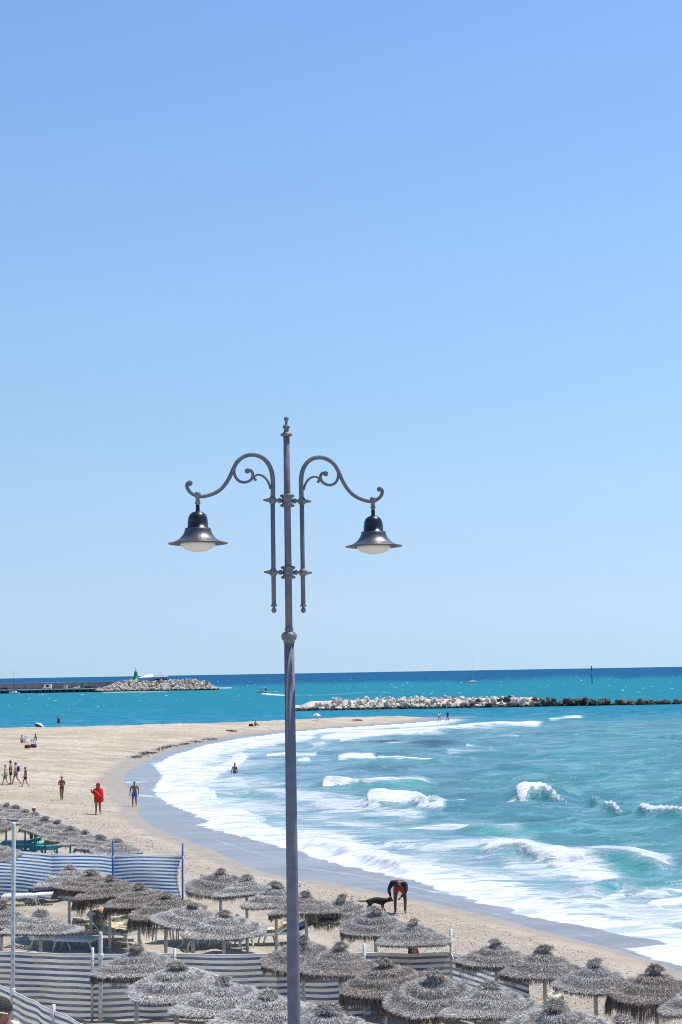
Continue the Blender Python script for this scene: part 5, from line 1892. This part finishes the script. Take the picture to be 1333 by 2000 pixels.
for i in range(120):
    t = (i + rr.random()) / 120
    x = bx1 - 2 + (bx2 - bx1) * t
    gap = 0.35 if 0.52 < t < 0.57 else 1.0
    hh_ = max(0.1, (1.35 * (1 - t) + 0.25) * gap)
    lay(RD, reef, x, bw_y + rr.uniform(-0.6, 2.6), rr.uniform(-0.1, hh_), rr.uniform(0.7, 1.25) * (0.5 + 0.5 * gap))
for i in range(60):
    t = (i + rr.random()) / 60
    lay(RD, reef, bl.x - 1.0 + Lb * t, bw_y - 0.9 + rr.uniform(-0.3, 0.3), rr.uniform(-0.25, 0.1), rr.uniform(0.5, 0.85))

# ------------------------------------------------------------------ harbour mole far off
JY = 860.0
jx = lambda px, py=1345: at_depth(px, py, JY).x
jz = lambda px, py: at_depth(px, py, JY).z
mole = empty('harbour_mole', (jx(-150), JY, 0), 'low grey concrete harbour wall and quay far across the water', 'harbour wall')
ox, oy = jx(-150), JY
m = MB()
x1 = jx(265)
m.box(((x1 - ox) / 2, 14, jz(100, 1334) / 2 - 0.5), (x1 - ox, 3, jz(100, 1334) + 1.0))
m.build('wall', M['concrete'], mole, shade=False)
m = MB()
m.box(((x1 - ox) / 2, 14, jz(100, 1334) + 0.15), (x1 - ox + 0.4, 3.6, 0.28))
m.build('coping', M['quay'], mole, shade=False)
zq = jz(100, 1346)
m = MB()
xq = jx(192)
m.box(((xq - ox) / 2, 5, zq - 0.25), (xq - ox, 15, 0.5))
m.build('quay_deck', M['quay'], mole, shade=False)
for i in range(26):
    m = MB()
    m.box(((i + 0.5) * (xq - ox) / 26, 5, (zq - 0.5) / 2 - 0.75), ((xq - ox) / 26 - 1.0, 14.4, zq - 0.5 + 1.5))
    m.build('quay_pier', M['quay_dark'], mole, shade=False)

# rock armour at the head
ha, hb_ = jx(190), jx(424)
arm_o = empty('rock_armour', ((ha + hb_) / 2, JY, 0), 'pale rock armour heaped round the head of the harbour wall', 'rock armour')
big = []
cen = (ha + hb_) / 2
base = [rock_mesh(500 + i, M['rock_jetty']) for i in range(5)]
V_, F_ = [], []
for i in range(640):
    t = rr.random()
    x = ha + (hb_ - ha) * t
    e = min(1.0, (hb_ - x) / 14 + 0.12, (x - ha) / 20 + 0.25)
    u = rr.random()
    zt = jz(300, 1330) * e
    y = JY - 6 + 14 * u
    z = zt * u + rr.uniform(-0.5, 0.5)
    s = rr.uniform(0.9, 1.7)
    R = Matrix.Rotation(rr.uniform(0, 6.28), 3, (rr.gauss(0, 1), rr.gauss(0, 1), rr.gauss(0, 1)))
    n0 = len(V_)
    b_ = rr.choice(base)
    V_ += [tuple(R @ (Vector(v.co) * s) + Vector((x - cen, y - JY, z))) for v in b_.vertices]
    F_ += [tuple(j + n0 for j in p.vertices) for p in b_.polygons]
me = bpy.data.meshes.new('boulders')
me.from_pydata(V_, [], F_)
me.materials.append(M['rock_jetty'])
tag(link('boulders', me, arm_o), kind='stuff')
m = MB()
m.box((0, 12, jz(300, 1334) / 2 - 0.5), ((hb_ - ha) * 0.84, 12, jz(300, 1334) + 1))
m.build('core', M['concrete'], arm_o, shade=False)

# green harbour light
gx, gz = jx(261, 1320), jz(261, 1331)
tw = empty('harbour_light', (gx, JY + 10, gz - 0.3), 'small green tapering harbour light tower on the rock head', 'light tower')
hgt = jz(261, 1311) - gz
m = MB()
m.lathe([(1.45, 0), (1.45, 0.4), (1.30, 0.42), (0.70, hgt * 0.88), (0.75, hgt * 0.9), (0.75, hgt * 0.93), (0.42, hgt * 0.94), (0.42, hgt + 0.2), (0.1, hgt + 0.5)], n=14)
m.build('tower', M['tower_green'], tw)
tw.scale = (1.3, 1.3, 1.08)
m = MB()
m.lathe([(0.16, hgt + 0.45), (0.16, hgt + 1.5), (0.28, hgt + 1.6), (0.28, hgt + 2.1), (0.05, hgt + 2.3)], n=8)
m.build('lantern', M['car_white'], tw)

# pavilion with a white sail and a grey hipped roof
x0, x1, x2 = jx(268), jx(295), jx(324)
pz = jz(300, 1331) - 0.2
pv = empty('pavilion', ((x0 + x2) / 2, JY + 12, pz), 'open pavilion with white sail and grey hipped roof beside the green light', 'pavilion')
cx = (x0 + x2) / 2
ze, zr_ = jz(310, 1322.5) - pz, jz(310, 1316.5) - pz
m = MB()
a, b = x1 - cx - 0.5, x2 - cx
m.add([(a, -5, ze), (b, -5, ze), (b, 5, ze), (a, 5, ze), (a + (b - a) * 0.38, 0, zr_), (b - (b - a) * 0.45, 0, zr_)], [(0, 1, 5, 4), (1, 2, 5), (2, 3, 4, 5), (3, 0, 4), (3, 2, 1, 0)])
m.build('hipped_roof', M['grey_roof'], pv, shade=False)
m = MB()
a0, b0 = x0 - cx, (x1 + 0.8) - cx
m.add([(a0, -6, ze - 0.1), (b0, -6, ze + 0.2), (b0 - 2, 3, zr_ + 0.2), (a0 + 4, 3, zr_ - 0.4), (a0, -6, ze - 0.35), (b0, -6, ze - 0.05), (b0 - 2, 3, zr_ - 0.05), (a0 + 4, 3, zr_ - 0.65)],
      [(0, 1, 2, 3), (7, 6, 5, 4), (0, 4, 5, 1), (1, 5, 6, 2), (2, 6, 7, 3), (3, 7, 4, 0)])
m.build('sail_roof', M['sail_white'], pv, shade=False)
for i in range(6):
    for sy in (-4.5, 4.5):
        m = MB(); xx = a + 0.4 + (b - a - 0.8) * i / 5
        m.tube([(xx, sy, 0), (xx, sy, ze)], 0.14, 6); m.build('column', M['dark_metal'], pv)
m = MB(); m.box(((a + b) / 2, 0, ze * 0.32), (b - a - 0.5, 8.6, ze * 0.6)); m.build('counter', M['dark_metal'], pv, shade=False)
m = MB(); m.box(((a0 + b0) / 2 - 1, -1, 0.5), (b0 - a0 - 2, 5, 1.0)); m.build('terrace', M['quay'], pv, shade=False)


def car(px, w, body, label, h=1.5, tall=False, flip=1):
    root = empty('parked_car', (jx(px), JY + 4.0, zq + 0.02), label, 'car')
    L = w
    m = MB()
    pr = [(-L / 2, 0.3), (-L / 2, 0.85), (-L * 0.40, 0.95), (-L * 0.22, 1.0), (-L * 0.12, h), (L * 0.28, h), (L * 0.42, 0.98), (L / 2, 0.9), (L / 2, 0.3)]
    if tall: pr = [(-L / 2, 0.3), (-L / 2, 1.0), (-L * 0.40, 1.15), (-L * 0.30, h), (L * 0.48, h), (L / 2, h * 0.9), (L / 2, 0.3)]
    n = len(pr)
    vs = [(x * flip, -0.85, z) for x, z in pr] + [(x * flip, 0.85, z) for x, z in pr]
    m.add(vs, [tuple(range(n)), tuple(range(2 * n - 1, n - 1, -1))] + [(i, i + n, (i + 1) % n + n, (i + 1) % n) for i in range(n)])
    m.build('body', M[body], root, shade=False)
    m = MB(); m.box((0.06 * L * flip, -0.87, (h + 1.0) / 2 - 0.02), (L * 0.34, 0.02, (h - 1.0) * 0.7)); m.build('side_window', M['window'], root, shade=False)
    for s in (-1, 1):
        m = MB(); m.lathe([(0.31, -0.1), (0.31, 0.1)], (s * L * 0.3, -0.78, 0.31), n=12, axis=Matrix.Rotation(PI / 2, 3, 'X')); m.build('wheel', M['tyre'], root)


car(6, 4.6, 'car_dark', 'dark car parked on the quay near the moored sailing boat', 1.5)
car(148, 3.9, 'car_white', 'white car parked on the quay beside the green box', 1.5)
car(171, 4.8, 'car_dark', 'dark blue car parked nearest the rock armour', 1.5, flip=-1)
car(90, 5.2, 'car_white', 'white high roofed van parked against the harbour wall', 2.9, True)


def crate(px, w, h, mat, label, name, cat):
    m = MB(); m.box((0, 0, h / 2), (w, 2, h)); m.box((0, 0, h + 0.06), (w + 0.2, 2.2, 0.12))
    m.box((0, -1.03, h * 0.45), (w * 0.45, 0.06, h * 0.7))
    tag(m.build(name, M[mat], None, (jx(px), JY + 4, zq + 0.02), shade=False), label, cat)


crate(126, 2.1, 2.4, 'quay', 'pale square service hut on the quay', 'service_hut', 'hut')
crate(159, 1.5, 3.0, 'tower_green', 'green upright box between parked cars on the quay', 'equipment_box', 'box')


def boat(px, py, L, label, mast=0.0, canopy=None, rz=0.0, name='boat'):
    p = on_z(px, py, 0)
    root = empty(name, p, label, 'boat', None, rz)
    m = MB()
    n = 9
    vs = []
    for i in range(n):
        t = i / (n - 1)
        w = 0.17 * L * (math.sin(PI * min(t * 0.72 + 0.28, 1.0)) ** 0.7 if t < 1 else 0.02)
        sh = 0.12 * L * (0.75 + 0.5 * t * t)
        x = (t - 0.5) * L
        vs += [(x, -w, sh), (x * 0.94, -w * 0.55, -0.15), (x * 0.94, w * 0.55, -0.15), (x, w, sh)]
    m.add(vs, [(i * 4 + j, i * 4 + j + 1, i * 4 + j + 5, i * 4 + j + 4) for i in range(n - 1) for j in range(3)] +
          [(i * 4 + 3, i * 4, i * 4 + 4, i * 4 + 7) for i in range(n - 1)] + [(0, 3, 2, 1)])
    m.build('hull', M['hull'], root, shade=False)
    m = MB(); m.box((-0.02 * L, 0, 0.15 * L), (0.36 * L, 0.2 * L, 0.10 * L), taper=0.8); m.build('cabin', M['hull'], root, shade=False)
    if mast:
        m = MB(); m.tube([(0.05 * L, 0, 0.1 * L), (0.05 * L, 0, mast)], [0.011 * L, 0.007 * L], 6); m.build('mast', M['dark_metal'] if canopy == 'dark' else M['white'], root)
        m = MB(); m.tube([(0.05 * L, 0, 0.28 * L), (-0.40 * L, 0, 0.27 * L)], 0.016 * L, 6); m.build('boom', M['navy'], root)
    if canopy and canopy != 'dark':
        m = MB(); m.box((-0.05 * L, 0, 0.36 * L), (0.42 * L, 0.26 * L, 0.05 * L)); m.build('canopy', M[canopy], root, shade=False)
        for sx in (-1, 1):
            for sy in (-1, 1):
                m = MB(); m.tube([(-0.05 * L + sx * 0.18 * L, sy * 0.11 * L, 0.12 * L), (-0.05 * L + sx * 0.18 * L, sy * 0.11 * L, 0.35 * L)], 0.008 * L, 5); m.build('canopy_post', M['dark_metal'], root)
        m = MB(); m.ball((-0.30 * L, 0, 0.22 * L), (0.05 * L, 0.06 * L, 0.12 * L), 8, 6); m.build('engine', M['black'], root)


boat(28, 1355, 8.0, 'moored sailing boat with bare dark mast before the harbour wall', 14.5, 'dark', 2.6, 'sailing_boat')
boat(512, 1353, 6.6, 'white motor boat with blue canopy leaving a wake', 0, 'umb_pale', PI - 0.25, 'motor_boat')
boat(924, 1333.5, 9.0, 'small white sailing boat with bare mast on the open sea', 22.0, None, 0.4, 'sailing_boat')

# channel marker
cp = on_z(1157, 1336, 0)
ck = cp.y / FPX
cm = empty('channel_marker', cp, 'slim dark marker post standing in the sea beyond the dark rocks', 'marker')
ztop = CAMZ + (hor(1155) - 1300) * ck
m = MB(); m.tube([(0, 0, -1), (0, 0, ztop - 2.0)], 0.26 , 8); m.build('post', M['dark_metal'], cm)
m = MB(); m.lathe([(0.28, ztop * 0.52), (0.28, ztop * 0.62)], n=8); m.build('yellow_band', M['yellow'], cm)
m = MB(); m.lathe([(0.6, ztop - 2.0), (0.1, ztop - 1.1)], n=8); m.lathe([(0.6, ztop - 1.0), (0.1, ztop)], n=8); m.build('topmark', M['dark_metal'], cm)

# ------------------------------------------------------------------ shingle, seaweed
n = 42000
px_ = RNG.uniform(-40, 1400, n); py_ = RNG.uniform(1480, 2050, n)
dz = np.stack([(px_ - 666.5) / FPX, (1000 - py_) / FPX, -np.ones(n)], 1) @ RMN.T
t = (0.6 - CAMZ) / dz[:, 2]
gx_, gy_ = dz[:, 0] * t, dz[:, 1] * t
dd = sdf(SHORE, gx_, gy_)
prob = smooth(1.0, 2.2, dd) * (0.06 + 0.94 * (1 - smooth(4.5, 9.5, dd + 2.5 * vnoise(gx_, gy_, 4.0, 91))))
ok = (RNG.random(n) < prob) & (gy_ < 120) & (gy_ > 18)
gx_, gy_ = gx_[ok], gy_[ok]
gz_ = sand_z(gx_, gy_)
npb = len(gx_)
oct_ = np.array([(1, 0, 0), (0, 1, 0), (-1, 0, 0), (0, -1, 0), (0, 0, 0.7), (0, 0, -0.7)])
sz_ = RNG.uniform(0.010, 0.038, npb) * np.clip(gy_ / 45, 0.8, 1.9)
ang_ = RNG.uniform(0, 6.28, npb)
co = oct_[None] * sz_[:, None, None] * RNG.uniform(0.6, 1.4, (npb, 6, 1))
cx_, sx_ = np.cos(ang_)[:, None], np.sin(ang_)[:, None]
co = np.stack([co[..., 0] * cx_ - co[..., 1] * sx_, co[..., 0] * sx_ + co[..., 1] * cx_, co[..., 2] * 0.7], -1)
co += np.stack([gx_, gy_, gz_ + 0.004], 1)[:, None]
tri = np.array([(0, 1, 4), (1, 2, 4), (2, 3, 4), (3, 0, 4), (1, 0, 5), (2, 1, 5), (3, 2, 5), (0, 3, 5)])
fc = (tri[None] + 6 * np.arange(npb)[:, None, None]).reshape(-1, 3)


def pebble_mat():
    m_, nt, b = new_mat('shells_and_pebbles')
    t_ = attr(nt, 'tone')
    r = nt.nodes.new('ShaderNodeValToRGB')
    for i, (p, c) in enumerate([(0.0, (0.09, 0.07, 0.06)), (0.35, (0.24, 0.18, 0.14)), (0.6, (0.40, 0.33, 0.26)), (1.0, (0.68, 0.63, 0.56))]):
        e = r.color_ramp.elements[i] if i < 2 else r.color_ramp.elements.new(p)
        e.position = p; e.color = (*c, 1)
    nt.links.new(t_, r.inputs[0]); nt.links.new(r.outputs[0], b.inputs['Base Color'])
    b.inputs['Roughness'].default_value = 0.7
    return m_


M['pebble'] = pebble_mat()
sh = link('shingle', np_mesh('shingle', co.reshape(-1, 3), fc, M['pebble'], False, {'tone': np.repeat(RNG.random(npb), 6)}))
tag(sh, 'pale shells and pebbles scattered along the top of the wet sand', 'shingle', kind='stuff')

wl = [on_sand(*p) for p in ((262, 1481), (285, 1472), (300, 1467), (330, 1458), (360, 1453), (390, 1447), (418, 1443))]
bs, ds, ln, wd = [], [], [], []
for a, b in zip(wl[:-1], wl[1:]):
    for _ in range(170):
        q = a.lerp(b, rr.random())
        x, y = q.x + rr.gauss(0, 0.4), q.y + rr.gauss(0, 0.9)
        if vnoise(np.array([x]), np.array([y]), 2.0, 55)[0] < -0.12: continue
        bs.append((x, y, ground_z(x, y) + 0.02)); ds.append((rr.gauss(0, 1), rr.gauss(0, 1), rr.uniform(-0.05, 0.12)))
        ln.append(rr.uniform(0.12, 0.4)); wd.append(rr.uniform(0.02, 0.05))
for _ in range(420):                                   # odd scraps of weed and litter on the open sand
    q = on_z(rr.uniform(0, 900), rr.uniform(1428, 1720), 1.0)
    if float(sdf(SHORE, [q.x], [q.y])[0]) < 2.5: continue
    for _k in range(rr.choice([1, 1, 2, 4])):
        x, y = q.x + rr.gauss(0, 0.2), q.y + rr.gauss(0, 0.25)
        bs.append((x, y, ground_z(x, y) + 0.015)); ds.append((rr.gauss(0, 1), rr.gauss(0, 1), rr.uniform(-0.05, 0.12)))
        ln.append(rr.uniform(0.06, 0.22)); wd.append(rr.uniform(0.01, 0.03))
ds = np.array(ds); ds /= np.linalg.norm(ds, axis=1, keepdims=True)
c_, f_, _, _ = strands(np.array(bs), ds, np.array(ln), np.array(wd), np.zeros(len(bs)), np.zeros(len(bs)), RNG)
M['weed'] = simple('dry_seaweed', (0.10, 0.072, 0.045), 0.9, 3.0, 0.4)
tag(link('seaweed', np_mesh('seaweed', c_, f_, M['weed'], False)), 'dark washed up seaweed lining the curve of the beach and strewn on the sand', 'seaweed', kind='stuff')
